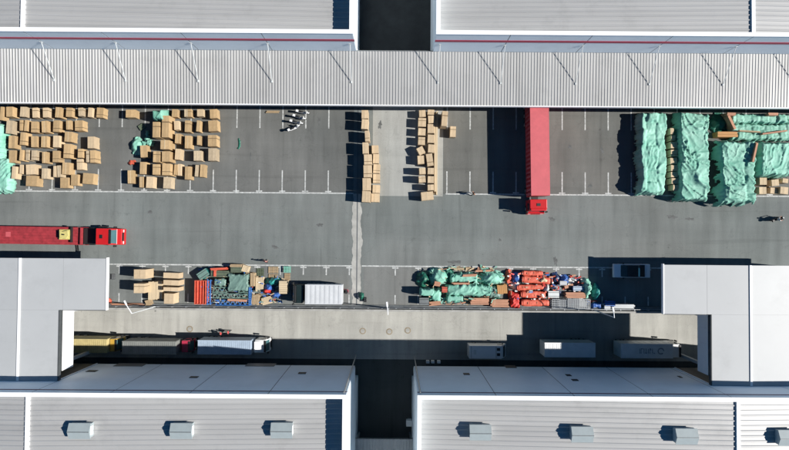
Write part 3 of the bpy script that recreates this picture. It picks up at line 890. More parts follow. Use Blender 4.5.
# ------------------------------------------------------------------ planks, pallets
def rect(x0, y0, x1, y1, z):
    a, c = P((x0 + x1) / 2, y0, z), P((x0 + x1) / 2, y1, z)
    l, r_ = P(x0, (y0 + y1) / 2, z), P(x1, (y0 + y1) / 2, z)
    return (l.x + r_.x) / 2, (a.y + c.y) / 2, abs(r_.x - l.x), abs(a.y - c.y)
unit_cache = {}
def unit_box(m, name):
    k = (m.name, name)
    if k not in unit_cache: unit_cache[k] = MB().box(-.5, .5, -.5, .5, -.5, .5).mesh(name, m)
    return unit_cache[k]
def plank_stack(x0, y0, x1, y1, h, label, m, along='x', rows=4, layers=2, rz=0.0, name='plank_stack', cat='planks', group=None, jitter=.04, z0=0.0):
    cx, cy, sx, sy = rect(x0, y0, x1, y1, z0 + h)
    r = empty(name, (cx, cy, z0), rz, label, cat, group)
    me = unit_box(m, 'plank')
    lh = h / layers
    for l in range(layers):
        for i in range(rows):
            if along == 'x':
                w = sy / rows
                o = link('plank', me, r, (random.uniform(-jitter, jitter) * sx, -sy / 2 + w * (i + .5), lh * (l + .5) + random.uniform(-.1, .1) * lh * .3), random.uniform(-.01, .01), (sx * random.uniform(.92, 1.0), w * .93, lh * .94))
            else:
                w = sx / rows
                o = link('plank', me, r, (-sx / 2 + w * (i + .5), random.uniform(-jitter, jitter) * sy, lh * (l + .5) + random.uniform(-.1, .1) * lh * .3), random.uniform(-.01, .01), (w * .93, sy * random.uniform(.92, 1.0), lh * .94))
    return r
def pallet(x0, y0, x1, y1, label, m, rz=0.0, along='x', z0=0.0, n=6):
    cx, cy, sx, sy = rect(x0, y0, x1, y1, z0 + .15)
    r = empty('pallet', (cx, cy, z0), rz, label, 'pallet', 'loose pallets by the scrap pile')
    me = unit_box(m, 'deck_board'); rm = unit_box(m, 'runner')
    for i in range(3):
        if along == 'x': link('runner', rm, r, (-sx / 2 + .06 + (sx - .12) * i / 2, 0, .05), 0, (.1, sy, .1))
        else: link('runner', rm, r, (0, -sy / 2 + .06 + (sy - .12) * i / 2, .05), 0, (sx, .1, .1))
    for i in range(n):
        if along == 'x': link('deck_board', me, r, (0, -sy / 2 + sy / n * (i + .5), .112), 0, (sx, sy / n * .66, .024))
        else: link('deck_board', me, r, (-sx / 2 + sx / n * (i + .5), 0, .112), 0, (sx / n * .66, sy, .024))
    return r
plank_stack(434.3, 110.5, 437.6, 194.5, 1.0, 'long narrow row of cream boards flanking the crate column', M['cream'], 'y', rows=3, layers=3, jitter=.004)
plank_stack(148.2, 281.5, 162, 299.8, 1.1, 'wide tan plank stack between the tall crates and the red skip', M['cream'], 'y', rows=8, layers=4)
plank_stack(145, 300, 152, 305.5, .5, 'small untidy heap of tan offcuts at the deck edge', M['wood'], 'x', rows=4, layers=2, rz=.2, jitter=.1)
plank_stack(266, 110.6, 279.5, 113, .2, 'tan planks lying at the canopy edge beside the white scooters', M['wood'], 'x', rows=2, layers=1)

# ------------------------------------------------------------------ cloth: tarpaulins over stacks, heaps, rolls
def vnoise(x, y, seed):
    r_ = np.random.default_rng(seed)
    T = r_.random((64, 64))
    xi, yi = np.floor(x).astype(int), np.floor(y).astype(int)
    fx, fy = x - xi, y - yi
    fx, fy = fx * fx * (3 - 2 * fx), fy * fy * (3 - 2 * fy)
    g_ = lambda i, j: T[i % 64, j % 64]
    return (g_(xi, yi) * (1 - fx) + g_(xi + 1, yi) * fx) * (1 - fy) + (g_(xi, yi + 1) * (1 - fx) + g_(xi + 1, yi + 1) * fx) * fy
def ridged(x, y, seed):
    return (1 - np.abs(2 * vnoise(x, y, seed) - 1)) ** 2.2
def sstep(a, b, v):
    t = np.clip((v - a) / (b - a), 0, 1)
    return t * t * (3 - 2 * t)
seed_n = [100]
def cloth(cx, cy, sx, sy, h, m, res=.10, skirt=.45, fold=.22, fold_dir=.7, cells=1.25, cell_amp=.22, rag=.6, round_=0.0, name='sheet', parent=None, z0=0.0, net=0.0):
    seed_n[0] += 17
    sd = seed_n[0]
    nx, ny = max(8, int((sx + 2 * skirt + .8) / res)), max(8, int((sy + 2 * skirt + .8) / res))
    xs = np.linspace(-sx / 2 - skirt - .4, sx / 2 + skirt + .4, nx)
    ys = np.linspace(-sy / 2 - skirt - .4, sy / 2 + skirt + .4, ny)
    X, Y = np.meshgrid(xs, ys, indexing='ij')
    big = min(1.0, min(sx, sy) / 3.0)
    wx = X + .38 * big * (vnoise(X * .55 + 7, Y * .55, sd) - .5) + .22 * (vnoise(X * 2.2, Y * 2.2 + 3, sd + 1) - .5) + .12 * (vnoise(X * 6, Y * 6, sd + 31) - .5)
    wy = Y + .38 * big * (vnoise(X * .55 + 2, Y * .55 + 9, sd + 2) - .5) + .22 * (vnoise(X * 2.2 + 5, Y * 2.2, sd + 3) - .5) + .12 * (vnoise(X * 6, Y * 6, sd + 32) - .5)
    if round_:
        d = (1 - np.sqrt((wx / (sx / 2)) ** 2 + (wy / (sy / 2)) ** 2)) * min(sx, sy) / 2
    else:
        d = np.minimum(sx / 2 - np.abs(wx), sy / 2 - np.abs(wy))
    top = sstep(-skirt, .16 if not round_ else min(sx, sy) * .38, d)
    if cells:                                # goods underneath: blocks of uneven height pushing up the sheet
        cxn, cyn = (wx + sd) / cells, (wy + sd * 2) / (cells * 1.15)
        i = np.floor(cxn).astype(int)
        cyn = cyn + (i % 3) * .37
        j = np.floor(cyn).astype(int)
        c = np.random.default_rng(sd + 5).random((64, 64))
        fx, fy = cxn - i, cyn - j
        ed = np.minimum(np.minimum(fx, 1 - fx), np.minimum(fy, 1 - fy))
        blk = c[i % 64, j % 64] * .75 + .25 * sstep(.0, .12, ed)
        blk = (blk + np.roll(blk, 1, 0) + np.roll(blk, -1, 0) + np.roll(blk, 1, 1) + np.roll(blk, -1, 1)) / 5
        top = top * (1 - cell_amp + cell_amp * blk)
    ca, sa = math.cos(fold_dir), math.sin(fold_dir)
    wob = 1.6 * vnoise(X * .35, Y * .35, sd + 6) + .5 * vnoise(X * .9, Y * .9, sd + 33)
    U, V = X * ca + Y * sa, -X * sa + Y * ca + wob
    crease = lambda u, v, q, k: np.clip(1 - np.abs(2 * vnoise(u, v, q) - 1) * 1.25, 0, 1) ** k
    patch = sstep(.35, .65, vnoise(X * .45 + 11, Y * .45, sd + 34))
    p2 = sstep(.5, .72, vnoise(X * .6 + 3, Y * .6 + 8, sd + 37))
    f = .55 * crease(U * .10, V * .62, sd + 7, 7) * (.25 + .75 * patch) + .42 * crease(U * .16 + 5, V * 1.25, sd + 8, 8) * (.3 + .7 * (1 - patch)) + .30 * crease(X * .75 + wob, Y * .75, sd + 9, 9) + .40 * crease(U * .5, V * 2.3, sd + 12, 5) * (.35 + .65 * p2) + .24 * crease(U * 1.5 + 2, V * 2.9 + wob, sd + 35, 5) * (.4 + .6 * p2)
    f = f + .16 * (vnoise(X * .45, Y * .45, sd + 36) - .5) + .2
    Z = h * top + fold * .95 * (f - .3) * (.25 + .75 * sstep(-skirt, .4, d)) * sstep(-skirt - .1, 0.05, d)
    skf = (1 - sstep(-.1, .3, d)) * sstep(-skirt - .2, -.05, d)
    edge_run = np.where(sx / 2 - np.abs(X) < sy / 2 - np.abs(Y), Y, X)
    Z = Z + skf * min(fold, .35) * 1.3 * (crease(edge_run * 2.1 + wob, d * .6 + 3, sd + 10, 2) - .35)
    Z = np.maximum(Z, .015 + .05 * vnoise(X * 3, Y * 3, sd + 13)) + z0
    lim = -skirt * (1 - rag * (vnoise(X * 1.3, Y * 1.3, sd + 11) * .6 + .4 * vnoise(X * 5, Y * 5, sd + 14)))
    keep = d > lim
    if net: keep &= vnoise(X * 2.3, Y * 2.3, sd + 21) < 1 - net
    XX = X + skf * .16 * (vnoise(X * 3, Y * 3, sd + 15) - .5)
    YY = Y + skf * .16 * (vnoise(X * 3 + 4, Y * 3, sd + 16) - .5)
    verts = np.stack([XX.ravel(), YY.ravel(), Z.ravel()], 1)
    I, J = np.meshgrid(np.arange(nx - 1), np.arange(ny - 1), indexing='ij')
    k = keep[:-1, :-1] & keep[1:, 1:] & keep[1:, :-1] & keep[:-1, 1:]
    a = (I * ny + J)[k]
    faces = np.stack([a, a + ny, a + ny + 1, a + 1], 1)
    used = np.unique(faces)
    remap = -np.ones(len(verts), int); remap[used] = np.arange(len(used))
    me = bpy.data.meshes.new(name)
    me.from_pydata(verts[used].tolist(), [], remap[faces].tolist())
    me.materials.append(m)
    for p in me.polygons: p.use_smooth = True
    return me
def tarp(x0, y0, x1, y1, h, label, m=None, group=None, name='tarpaulin', cat='tarpaulin', rz=0.0, zt=None, **kw):
    """pixel rectangle of the tarp's top"""
    cx, cy, sx, sy = rect(x0, y0, x1, y1, h if zt is None else zt)
    me = cloth(cx, cy, sx, sy, h, m or M['tarp'], **kw)
    o = link(name, me, None, (cx, cy, 0), rz)
    s_ = o.modifiers.new('solid', 'SOLIDIFY'); s_.thickness = .02
    return tag(o, label, cat, group)
GT = 'green tarpaulins over stacked goods'
tarp(-14, 124, 1, 158, 1.4, 'narrow green tarpaulin at the left end of the big crate field', group=GT, fold=.3, skirt=.5, fold_dir=1.2, cells=0)
tarp(-14, 160, 8.5, 190, 1.3, 'wider green tarpaulin below the narrow one at the left photo edge', group=GT, fold=.35, skirt=.5, fold_dir=.8, cells=0)
tarp(642, 112, 667, 193, 2.1, 'long green tarpaulin draped over blocky stacks, first right of the empty bays', group=GT, skirt=.4, fold=.26, fold_dir=1.4, cells=1.5, cell_amp=.22)
tarp(681, 113, 710, 199, 2.1, 'long green tarpaulin with deep diagonal folds beside the crate slot', group=GT, skirt=.38, fold=.7, fold_dir=-.85, cells=0)
tarp(724, 142, 756, 202, 2.6, 'green tarpaulin with a ragged front hem in front of the bright tarpaulin row', group=GT, skirt=.8, fold=.5, fold_dir=-.6, cells=3.1, cell_amp=.16, rag=.9)
tarp(762, 142, 798, 174, 2.2, 'green tarpaulin over the small pale crates at the right-hand edge', group=GT, skirt=.55, fold=.45, fold_dir=1.3, cells=0)
tarp(733, 113.5, 800, 122, 1.6, 'green sheet over a block row under the canopy, rear of the right-hand tarpaulins', group=GT, skirt=.35, fold=.15, fold_dir=0, cells=1.2, cell_amp=.3)
tarp(733, 124, 800, 139, 1.25, 'crumpled pale green sheet over the low stack behind the right-hand tarpaulins', group=GT, skirt=.35, fold=.25, fold_dir=.1, cells=1.0, cell_amp=.3)
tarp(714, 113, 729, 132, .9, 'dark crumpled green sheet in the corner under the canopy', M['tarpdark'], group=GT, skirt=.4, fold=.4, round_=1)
plank_stack(717.5, 131.5, 738, 137, 1.3, 'orange boards lying on the stack behind the right-hand tarpaulins', M['orange'], 'x', rows=2, layers=2)
plank_stack(727, 112.5, 736, 115.5, 1.9, 'red brown board under the canopy above the green sheets, leftmost', M['pinkwood'], 'x', rows=2, layers=2)
plank_stack(769, 112.6, 779, 115.3, 2.2, 'red brown board under the canopy above the green sheets, rightmost', M['pinkwood'], 'x', rows=2, layers=2)
plank_stack(731, 115, 733.5, 130, 1.75, 'thin pale board leaning across the green sheets', M['pinkwood'], 'y', rows=1, layers=1, rz=.45)
plank_stack(740, 130.5, 762, 132, 1.75, 'long thin pale board lying across the green sheets', M['wood'], 'x', rows=1, layers=1, rz=-.06)
plank_stack(762, 131.5, 787, 133, 1.75, 'long thin pink board lying aslant on the green sheets', M['pinkwood'], 'x', rows=1, layers=1, rz=.14)
plank_stack(754.5, 142, 756.5, 162, 2.9, 'thin pinkish board standing on the ragged green tarpaulin', M['pinkwood'], 'y', rows=1, layers=12, rz=-.22)
# heap of green netting between the crate fields
tarp(129.5, 137, 142, 153, .8, 'crumpled heap of green netting lying between the crate fields', group=None, cat='netting', name='green_netting', skirt=.3, fold=.5, round_=1, cells=0)
tarp(142, 141, 151.5, 145, .6, 'arm of green netting reaching from the heap to the tall crates', cat='netting', name='green_netting', skirt=.3, fold=.35, cells=0)
tarp(145, 131, 147.5, 141, .55, 'thin strip of green netting hanging above the heap', cat='netting', name='green_netting', skirt=.25, fold=.3, cells=0, m=M['tarp'])
tarp(152, 109.5, 163, 118.5, 2.4, 'green cloth folded over the rear of the tall crates by the canopy', cat='cloth', name='green_cloth', skirt=.35, fold=.35, fold_dir=.9, cells=0)
tarp(128, 159.5, 134.5, 165, .3, 'crumpled red and white wrapper beside the green netting', M['redcloth'], cat='wrapper', name='wrapper', skirt=.2, fold=.35, cells=0, round_=1)
plank_stack(138.2, 124, 144.5, 129.5, .25, 'small grey green board lying tilted above the green netting', M['olive'], 'x', rows=1, layers=1, rz=.6)
tarp(237.8, 139, 239.8, 149, .08, 'dark scrap of netting lying on the empty bays', M['tarpdark'], cat='scrap', name='netting_scrap', skirt=.12, fold=.2, cells=0, rag=.9)

# ------------------------------------------------------------------ scrap pile east of the joint strip
def roll(x0, y0, x1, y1, rad, label, m, rz=0.0, group='red tarpaulin rolls in the scrap pile', z=None, cat='tarpaulin roll', name='tarpaulin_roll'):
    cx, cy, sx, sy = rect(x0, y0, x1, y1, rad * 2)
    rad_y = sy / 2
    n, k = 36, 20
    sd = random.randint(0, 999)
    b = MB()
    for i in range(n + 1):
        t = i / n
        endf = min(1, 1.5 * math.sin(math.pi * min(max(t, .02), .98)) ** .22)
        for j in range(k):
            a = 2 * math.pi * j / k
            rr = (abs(math.cos(a)) ** 5 + abs(math.sin(a)) ** 5) ** -.2 * .93 + .05 * math.sin(3 * a + 5 * t + sd) + .04 * math.sin(17 * t + 2 * a + sd) + random.uniform(-.035, .035)
            b.v.append(((t - .5) * sx, math.cos(a) * rad_y * rr * endf, rad + math.sin(a) * rad * rr * endf))
    for i in range(n):
        for j in range(k):
            b.f.append((i * k + j, i * k + (j + 1) % k, (i + 1) * k + (j + 1) % k, (i + 1) * k + j))
    b.f.append(tuple(range(k))); b.f.append(tuple(n * k + j for j in reversed(range(k))))
    r = empty(name, (cx, cy, 0 if z is None else z), rz, label, cat, group)
    b.build('rolled_sheet', m, r, smooth=True)
    for q in (-.28, .05, .3):
        bb = MB(); bb.tube((q * sx - .03, 0, rad), (q * sx + .03, 0, rad), 1.0, 16)
        bb.v = [(x, y * rad_y * 1.0, rad + (zz - rad) * rad * 1.0) for x, y, zz in bb.v]
        bb.build('tie', M['pinkwood'], r)
    return r
O1, S1 = (400, 255), 6.575
O2 = (500, 255)
def z1(t): return zc(O1, S1, t)
def z2(t): return zc(O2, S1, t)
SP = 'green sheets in the scrap pile'
tarp(*z1((190, 95, 320, 200)), 1.7, 'pale green netting bulging over the lane line at the scrap pile', group=SP, skirt=.5, fold=.6, round_=1, cells=0)
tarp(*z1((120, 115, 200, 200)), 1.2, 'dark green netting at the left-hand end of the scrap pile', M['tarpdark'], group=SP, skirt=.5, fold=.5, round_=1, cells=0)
tarp(*z1((130, 222, 225, 272)), 2.1, 'flat topped green sheet over a box at the left-hand end of the scrap pile', group=SP, skirt=.15, fold=.08, cells=0)
tarp(*z1((200, 225, 265, 300)), 1.2, 'crumpled green sheet beside the red box in the scrap pile', group=SP, skirt=.3, fold=.4, cells=0)
tarp(*z1((335, 125, 505, 180)), 1.1, 'smooth green sheet with pink boards across the middle of the scrap pile', group=SP, skirt=.3, fold=.25, fold_dir=0, cells=0)
tarp(*z1((310, 195, 500, 265)), 1.2, 'rumpled green sheet in the centre of the scrap pile', group=SP, skirt=.3, fold=.45, fold_dir=.5, cells=0)
tarp(*z1((305, 270, 420, 310)), 1.3, 'small smooth green sheet near the kerb in the scrap pile', group=SP, skirt=.25, fold=.12, fold_dir=0, cells=0)
tarp(*z1((530, 110, 680, 200)), 1.5, 'tent shaped green sheet next to the red rolls', group=SP, skirt=.4, fold=.35, fold_dir=.8, round_=1, cells=0)
tarp(*z1((480, 205, 600, 270)), 1.0, 'rumpled green sheet between the pink plank stacks', group=SP, skirt=.3, fold=.4, cells=0)
tarp(*z1((590, 215, 660, 280)), .9, 'faded green scrap sheet beside the pink planks', M['tarpgrey'], group=SP, skirt=.3, fold=.4, cells=0)
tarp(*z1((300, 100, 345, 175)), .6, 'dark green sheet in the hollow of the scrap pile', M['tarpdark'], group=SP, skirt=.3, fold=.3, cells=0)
PS = 'pink plank stacks in the scrap pile'
plank_stack(*z1((462, 283, 586, 328)), 1.0, 'pink plank stack near the kerb, left of its twin', M['pinkwood'], 'x', rows=4, layers=4, group=PS)
plank_stack(*z1((598, 292, 718, 344)), .9, 'pale pink plank stack at the kerb beside the red netting', M['pinkwood'], 'x', rows=5, layers=3, group=PS)
plank_stack(*z1((410, 127, 505, 143)), 1.35, 'thin pink boards lying on the smooth green sheet', M['pinkwood'], 'x', rows=2, layers=1, rz=.04, z0=1.2 - 1.2)
plank_stack(*z1((345, 182, 460, 194)), 1.3, 'narrow pink boards across the middle of the green sheets', M['pinkwood'], 'x', rows=2, layers=2)
plank_stack(*z1((350, 80, 480, 100)), .35, 'grey pink boards lying along the lane line by the scrap pile', M['wood'], 'x', rows=3, layers=1, jitter=.08)
plank_stack(*z1((490, 98, 620, 110)), .9, 'dark pink boards along the upper side of the scrap pile', M['pinkwood'], 'x', rows=2, layers=2, rz=.03)
plank_stack(*z1((225, 175, 265, 205)), 1.9, 'short brown boards on the pale green netting', M['pinkwood'], 'x', rows=3, layers=2, rz=-.15)
plank_stack(*z1((195, 305, 270, 332)), .7, 'brown offcuts at the kerb near the scrap pile left-hand end', M['pinkwood'], 'x', rows=4, layers=2, jitter=.1, rz=.1)
plank_stack(*z1((640, 195, 705, 255)), 1.0, 'orange boards between the green tent and the red rolls', M['orange'], 'y', rows=5, layers=3, jitter=.06, rz=.08)
def small_box(t, h, label, m, lidm=None, rz=0.0, cat='box', name='box', group='loose boxes in the scrap piles'):
    cx, cy, sx, sy = rect(*t, h)
    r = empty(name, (cx, cy, 0), rz, label, cat, group)
    b = MB(); b.box(-sx / 2, sx / 2, -sy / 2, sy / 2, 0, h * .93); b.build('box_body', m, r, bevel=.03)
    b = MB(); b.box(-sx / 2 - .02, sx / 2 + .02, -sy / 2 - .02, sy / 2 + .02, h * .93, h); b.build('lid', lidm or m, r, bevel=.02)
    for s in (-1, 1):
        b = MB(); b.box(-sx / 2 - .03, sx / 2 + .03, s * sy * .28 - .03, s * sy * .28 + .03, .02, h + .012); b.build('strap', M['clothdark'], r)
    return r
small_box(z1((277, 212, 309, 245)), 1.5, 'small red box among the green sheets', M['redcloth'])
small_box(z1((128, 282, 188, 328)), 1.2, 'grey green open crate at the kerb, left-hand end of scrap pile', M['olive'], M['greysteel'])
RG = 'red tarpaulin rolls in the scrap pile'
roll(*z2((150, 104, 285, 138)), .55, 'red tarpaulin roll, topmost along the lane line', M['redcloth'])
roll(*z2((150, 142, 335, 190)), .6, 'fat red tarpaulin roll, second from the lane line', M['redcloth'], rz=-.06)
roll(*z2((115, 194, 292, 232)), .55, 'red tarpaulin roll, third from the lane line', M['redcloth'], rz=.04)
roll(*z2((140, 237, 302, 286)), .55, 'red tarpaulin roll, fourth from the lane line', M['redcloth'], rz=-.03)
roll(*z2((145, 294, 327, 340)), .6, 'red tarpaulin roll lying against the kerb', M['redcloth'])
tarp(*z2((70, 250, 130, 345)), .8, 'bright red netting heap between pink planks and red rolls', M['rednet'], cat='netting', name='red_netting', skirt=.25, fold=.45, cells=0)
tarp(*z2((45, 110, 75, 175)), .8, 'small red cloth heap next to the green tent sheet', M['redcloth'], cat='cloth', name='cloth_heap', skirt=.3, fold=.5, round_=1, cells=0)
tarp(*z2((75, 125, 145, 178)), .8, 'blue cloth heap at the left-hand end of the red rolls', M['bluecloth'], cat='cloth', name='cloth_heap', skirt=.3, fold=.5, round_=1, cells=0)
tarp(*z2((80, 180, 125, 230)), .7, 'white cloth heap wedged below the blue cloth', M['clothwhite'], cat='cloth', name='cloth_heap', skirt=.3, fold=.5, round_=1, cells=0)
tarp(*z2((255, 150, 330, 190)), 1.5, 'tan and white cloth heap at the right-hand end of the fat red roll', M['cream'], cat='cloth', name='cloth_heap', skirt=.3, fold=.4, round_=1, cells=0)
tarp(*z2((345, 125, 395, 180)), .9, 'dark navy cloth heap right of the red rolls', M['navy'], cat='cloth', name='cloth_heap', skirt=.3, fold=.5, round_=1, cells=0)
tarp(*z2((395, 135, 460, 190)), .8, 'pale blue cloth heap right of the navy one', M['bluecloth'], cat='cloth', name='cloth_heap', skirt=.3, fold=.5, round_=1, cells=0)
tarp(*z2((290, 200, 330, 250)), 1.2, 'grey blue cloth heap at the right-hand end of the third red roll', M['pale'], cat='cloth', name='cloth_heap', skirt=.3, fold=.5, round_=1, cells=0)
tarp(*z2((340, 195, 400, 230)), .5, 'dull grey cloth heap beside the grey box', M['greysteel'], cat='cloth', name='cloth_heap', skirt=.3, fold=.4, round_=1, cells=0)
small_box(z2((318, 238, 388, 280)), 1.1, 'grey square box between red rolls and pink planks', M['greysteel'], M['pale'])
small_box(z2((395, 172, 440, 198)), .9, 'small white box on the pale blue cloth', M['whitebox'])
plank_stack(*z2((432, 246, 565, 284)), 1.0, 'pink plank stack next to the green net ball', M['pinkwood'], 'x', rows=4, layers=4, group=PS)
plank_stack(*z2((425, 195, 485, 215)), .6, 'short pink boards beside the blue box', M['pinkwood'], 'x', rows=3, layers=2, rz=.3)
small_box(z2((482, 206, 552, 236)), 1.0, 'long pale blue box beside the green net ball', M['bluecloth'], M['bluebox'])
tarp(*z2((548, 165, 618, 285)), 1.5, 'big green net ball at the shadow edge, right-hand end of scrap pile', cat='netting', name='green_netting', skirt=.25, fold=.6, round_=1, cells=0)
tarp(*z2((615, 195, 665, 290)), .9, 'dark green netting trailing into the bridge shadow', M['teal'], cat='netting', name='green_netting', skirt=.2, fold=.5, round_=1, cells=0)
tarp(*z2((605, 315, 675, 350)), .7, 'blue and white cloth scraps at the kerb in the shadow', M['bluecloth'], cat='cloth', name='cloth_heap', skirt=.2, fold=.4, cells=0)
small_box(z2((695, 305, 758, 335)), .9, 'blue box at the kerb inside the bridge shadow', M['bluecloth'])
small_box(z2((688, 334, 725, 360)), .9, 'white box at the kerb inside the bridge shadow', M['whitebox'])
plank_stack(614, 304.2, 635, 308.5, .5, 'grey steel pipes lying at the kerb in the bridge shadow', M['steel'], 'x', rows=5, layers=2, jitter=.05)
def wire_cage(t, h, label, nx, ny):
    cx, cy, sx, sy = rect(*t, h)
    r = empty('wire_cage', (cx, cy, 0), 0, label, 'wire cage', 'wire cages at the kerb')
    for nm, z in (('top_grid', h), ('floor_grid', .1)):
        b = MB()
        for i in range(nx + 1): x = -sx / 2 + sx * i / nx; b.box(x - .035, x + .035, -sy / 2, sy / 2, z - .03, z)
        for j in range(ny + 1): y = -sy / 2 + sy * j / ny; b.box(-sx / 2, sx / 2, y - .035, y + .035, z - .064, z - .031)
        b.build(nm, M['steel'], r)
    for x in (-sx / 2, sx / 2):
        for y in (-sy / 2, sy / 2):
            b = MB(); b.box(x - .04, x + .04, y - .04, y + .04, 0, h - .066); b.build('post', M['steel'], r)
wire_cage(z2((345, 292, 392, 350)), .95, 'grey wire cage at the kerb beside the lowest red roll', 4, 4)
wire_cage(z2((395, 296, 440, 350)), .95, 'grey wire cage at the kerb, middle one of three', 4, 4)
wire_cage(z2((448, 292, 592, 352)), 1.1, 'long grey wire cage at the kerb below the pink planks', 12, 5)

# ------------------------------------------------------------------ scrap pile west of the joint strip
O3, S3 = (180, 245), 6.43
def z3(t): return zc(O3, S3, t)
def truss(t, h, label, m, n, along='x', depth=.12):
    cx, cy, sx, sy = rect(*t, h)
    r = empty('steel_truss', (cx, cy, 0), 0, label, 'truss', 'steel trusses in the left-hand pile')
    L_, W_ = (sx, sy) if along == 'x' else (sy, sx)
    T = (lambda a, c, z: (a, c, z)) if along == 'x' else (lambda a, c, z: (c, a, z))
    w = .07
    for s in (-1, 1):
        b = MB(); b.tube(T(-L_ / 2, s * (W_ / 2 - w), h - w), T(L_ / 2, s * (W_ / 2 - w), h - w), w, 6); b.build('chord', m, r)
    for i in range(n):
        a0, a1 = -L_ / 2 + L_ * i / n, -L_ / 2 + L_ * (i + 1) / n
        for p, q in (((a0, -1), ((a0 + a1) / 2, 1)), (((a0 + a1) / 2, 1), (a1, -1))):
            b = MB(); b.tube(T(p[0], p[1] * (W_ / 2 - w), h - w), T(q[0], q[1] * (W_ / 2 - w), h - w), .05, 6); b.build('brace', m, r)
    for a in (-L_ / 2 + .2, L_ / 2 - .2):
        for s in (-1, 1):
            b = MB(); b.tube(T(a, s * (W_ / 2 - w), 0), T(a, s * (W_ / 2 - w), h - w), .05, 6); b.build('leg', m, r)
# red skip
cx, cy, sx, sy = rect(*z3((92, 228, 164, 382)), 1.5)
rs = empty('red_skip', (cx, cy, 0), 0, 'orange red ribbed skip beside the blue trusses', 'skip')
b = MB()
for x in (-sx / 2, sx / 2 - .08): b.box(x, x + .08, -sy / 2, sy / 2, .1, 1.5)
for y in (-sy / 2, sy / 2 - .08): b.box(-sx / 2 + .081, sx / 2 - .081, y, y + .08, .1, 1.5)
b.build('shell', M['redcloth'], rs)
b = MB(); b.box(-sx / 2 + .082, sx / 2 - .082, -sy / 2 + .082, sy / 2 - .082, .1, 1.18); b.build('load', M['rednet'], rs)
for i in range(3):
    b = MB(); x = -sx / 2 + sx * (.24 + .26 * i); b.box(x - .08, x + .08, -sy / 2 + .1, sy / 2 - .1, 1.181, 1.36); b.build('bar', M['redcloth'], rs)
for s in (-1, 1):
    for yy in (-.8, .8):
        b = MB(); b.box(s * sx / 2 - .05 if s < 0 else sx / 2, s * sx / 2 + .06 if s > 0 else -sx / 2, yy - .06, yy + .06, .1, 1.4); b.build('rib', M['redcloth'], rs)
for s in (-1, 1):
    b = MB(); b.box(s * .6 - .07, s * .6 + .07, -sy / 2 + .1, sy / 2 - .1, 0, .1); b.build('runner', M['black'], rs)
truss(z3((172, 222, 198, 386)), 1.3, 'blue steel truss standing between red skip and grey sheet', M['blue'], 5, 'y')
truss(z3((228, 352, 448, 390)), .9, 'blue steel truss lying along the kerb', M['blue'], 7, 'x')
truss(z3((208, 312, 442, 344)), 1.0, 'green grey steel truss below the grey sheet', M['tarpgrey'], 7, 'x')
truss(z3((208, 270, 300, 308)), 1.0, 'short green grey steel truss left of the grey sheet', M['tarpgrey'], 3, 'x')
truss(z3((375, 270, 442, 308)), 1.0, 'short green grey steel truss right of the grey sheet', M['tarpgrey'], 2, 'x')
truss(z3((440, 272, 458, 388)), 1.1, 'narrow blue steel truss at the right-hand side of the grey sheet', M['blue'], 4, 'y')
tarp(*z3((300, 185, 436, 300)), 1.3, 'taut grey green sheet with radiating folds over the truss stack', M['tarpgrey'], name='grey_sheet', skirt=.12, fold=.35, fold_dir=.6, cells=0)
tarp(*z3((210, 214, 300, 268)), 1.0, 'flat grey green sheet with a blue patch over the truss stack', M['tarpgrey'], name='grey_sheet', skirt=.1, fold=.15, cells=0)
tarp(*z3((232, 232, 278, 256)), 1.12, 'blue cloth patch lying on the flat grey sheet', M['bluebox'], cat='cloth', name='cloth_heap', skirt=.1, fold=.12, cells=0, round_=1)
small_box(z3((112, 166, 180, 212)), 1.2, 'dark green box set askew above the red skip', M['teal'], M['tarpgrey'], rz=.6)
small_box(z3((198, 166, 312, 206)), 1.1, 'long olive box under the orange beam', M['olive'], M['olive'])
small_box(z3((326, 140, 392, 176)), 1.1, 'olive box with brown top at the lane line', M['olive'], M['olive'])
plank_stack(*z3((192, 147, 300, 161)), 1.3, 'orange red beam lying on the long olive box', M['redcloth'], 'x', rows=2, layers=2, rz=.05)
plank_stack(*z3((215, 162, 230, 204)), 1.3, 'short orange red beam across the long olive box', M['redcloth'], 'y', rows=1, layers=2)
plank_stack(*z3((320, 124, 396, 142)), 1.2, 'brown boards lying on the olive box at the lane line', M['wood'], 'x', rows=3, layers=2)
plank_stack(*z3((398, 132, 440, 176)), .9, 'slanted tan boards beside the olive box', M['cream'], 'y', rows=4, layers=2, rz=-.3)
plank_stack(*z3((452, 178, 480, 264)), 1.0, 'tan boards stacked upright at the right-hand side of the grey sheet', M['wood'], 'y', rows=3, layers=4)
plank_stack(*z3((305, 348, 430, 364)), 1.2, 'orange beam lying on the kerbside trusses', M['pinkwood'], 'x', rows=1, layers=3, rz=-.04)
plank_stack(*z3((460, 316, 508, 386)), .8, 'splayed tan boards at the kerb beside the blue truss', M['wood'], 'y', rows=4, layers=2, rz=-.14, jitter=.06)
plank_stack(*z3((486, 206, 536, 298)), .7, 'cream slatted stack left of the blue and red cloth', M['cream'], 'y', rows=6, layers=3)
pallet(*z3((492, 150, 540, 200)), 'greenish pallet lying at the lane line, leftmost of the row', M['olive'], along='y')
O4, S4 = (240, 255), 8.18
def z4(t): return zc(O4, S4, t)
pallet(*z4((232, 96, 312, 150)), 'tan pallet lying at the lane line beside the green one', M['wood'])
pallet(*z4((234, 156, 306, 188)), 'tan pallet lying behind the teal cloth heap', M['wood'])
pallet(*z4((357, 92, 414, 144)), 'bright green plastic pallet at the lane line', M['tarp'], z0=.3)
pallet(*z4((362, 150, 410, 206)), 'weathered pallet just below the green plastic one', M['wood'], along='y')
plank_stack(*z4((318, 212, 386, 318)), 1.6, 'cream slatted crate stack next to the dark cab', M['cream'], 'x', rows=6, layers=5, jitter=.015)
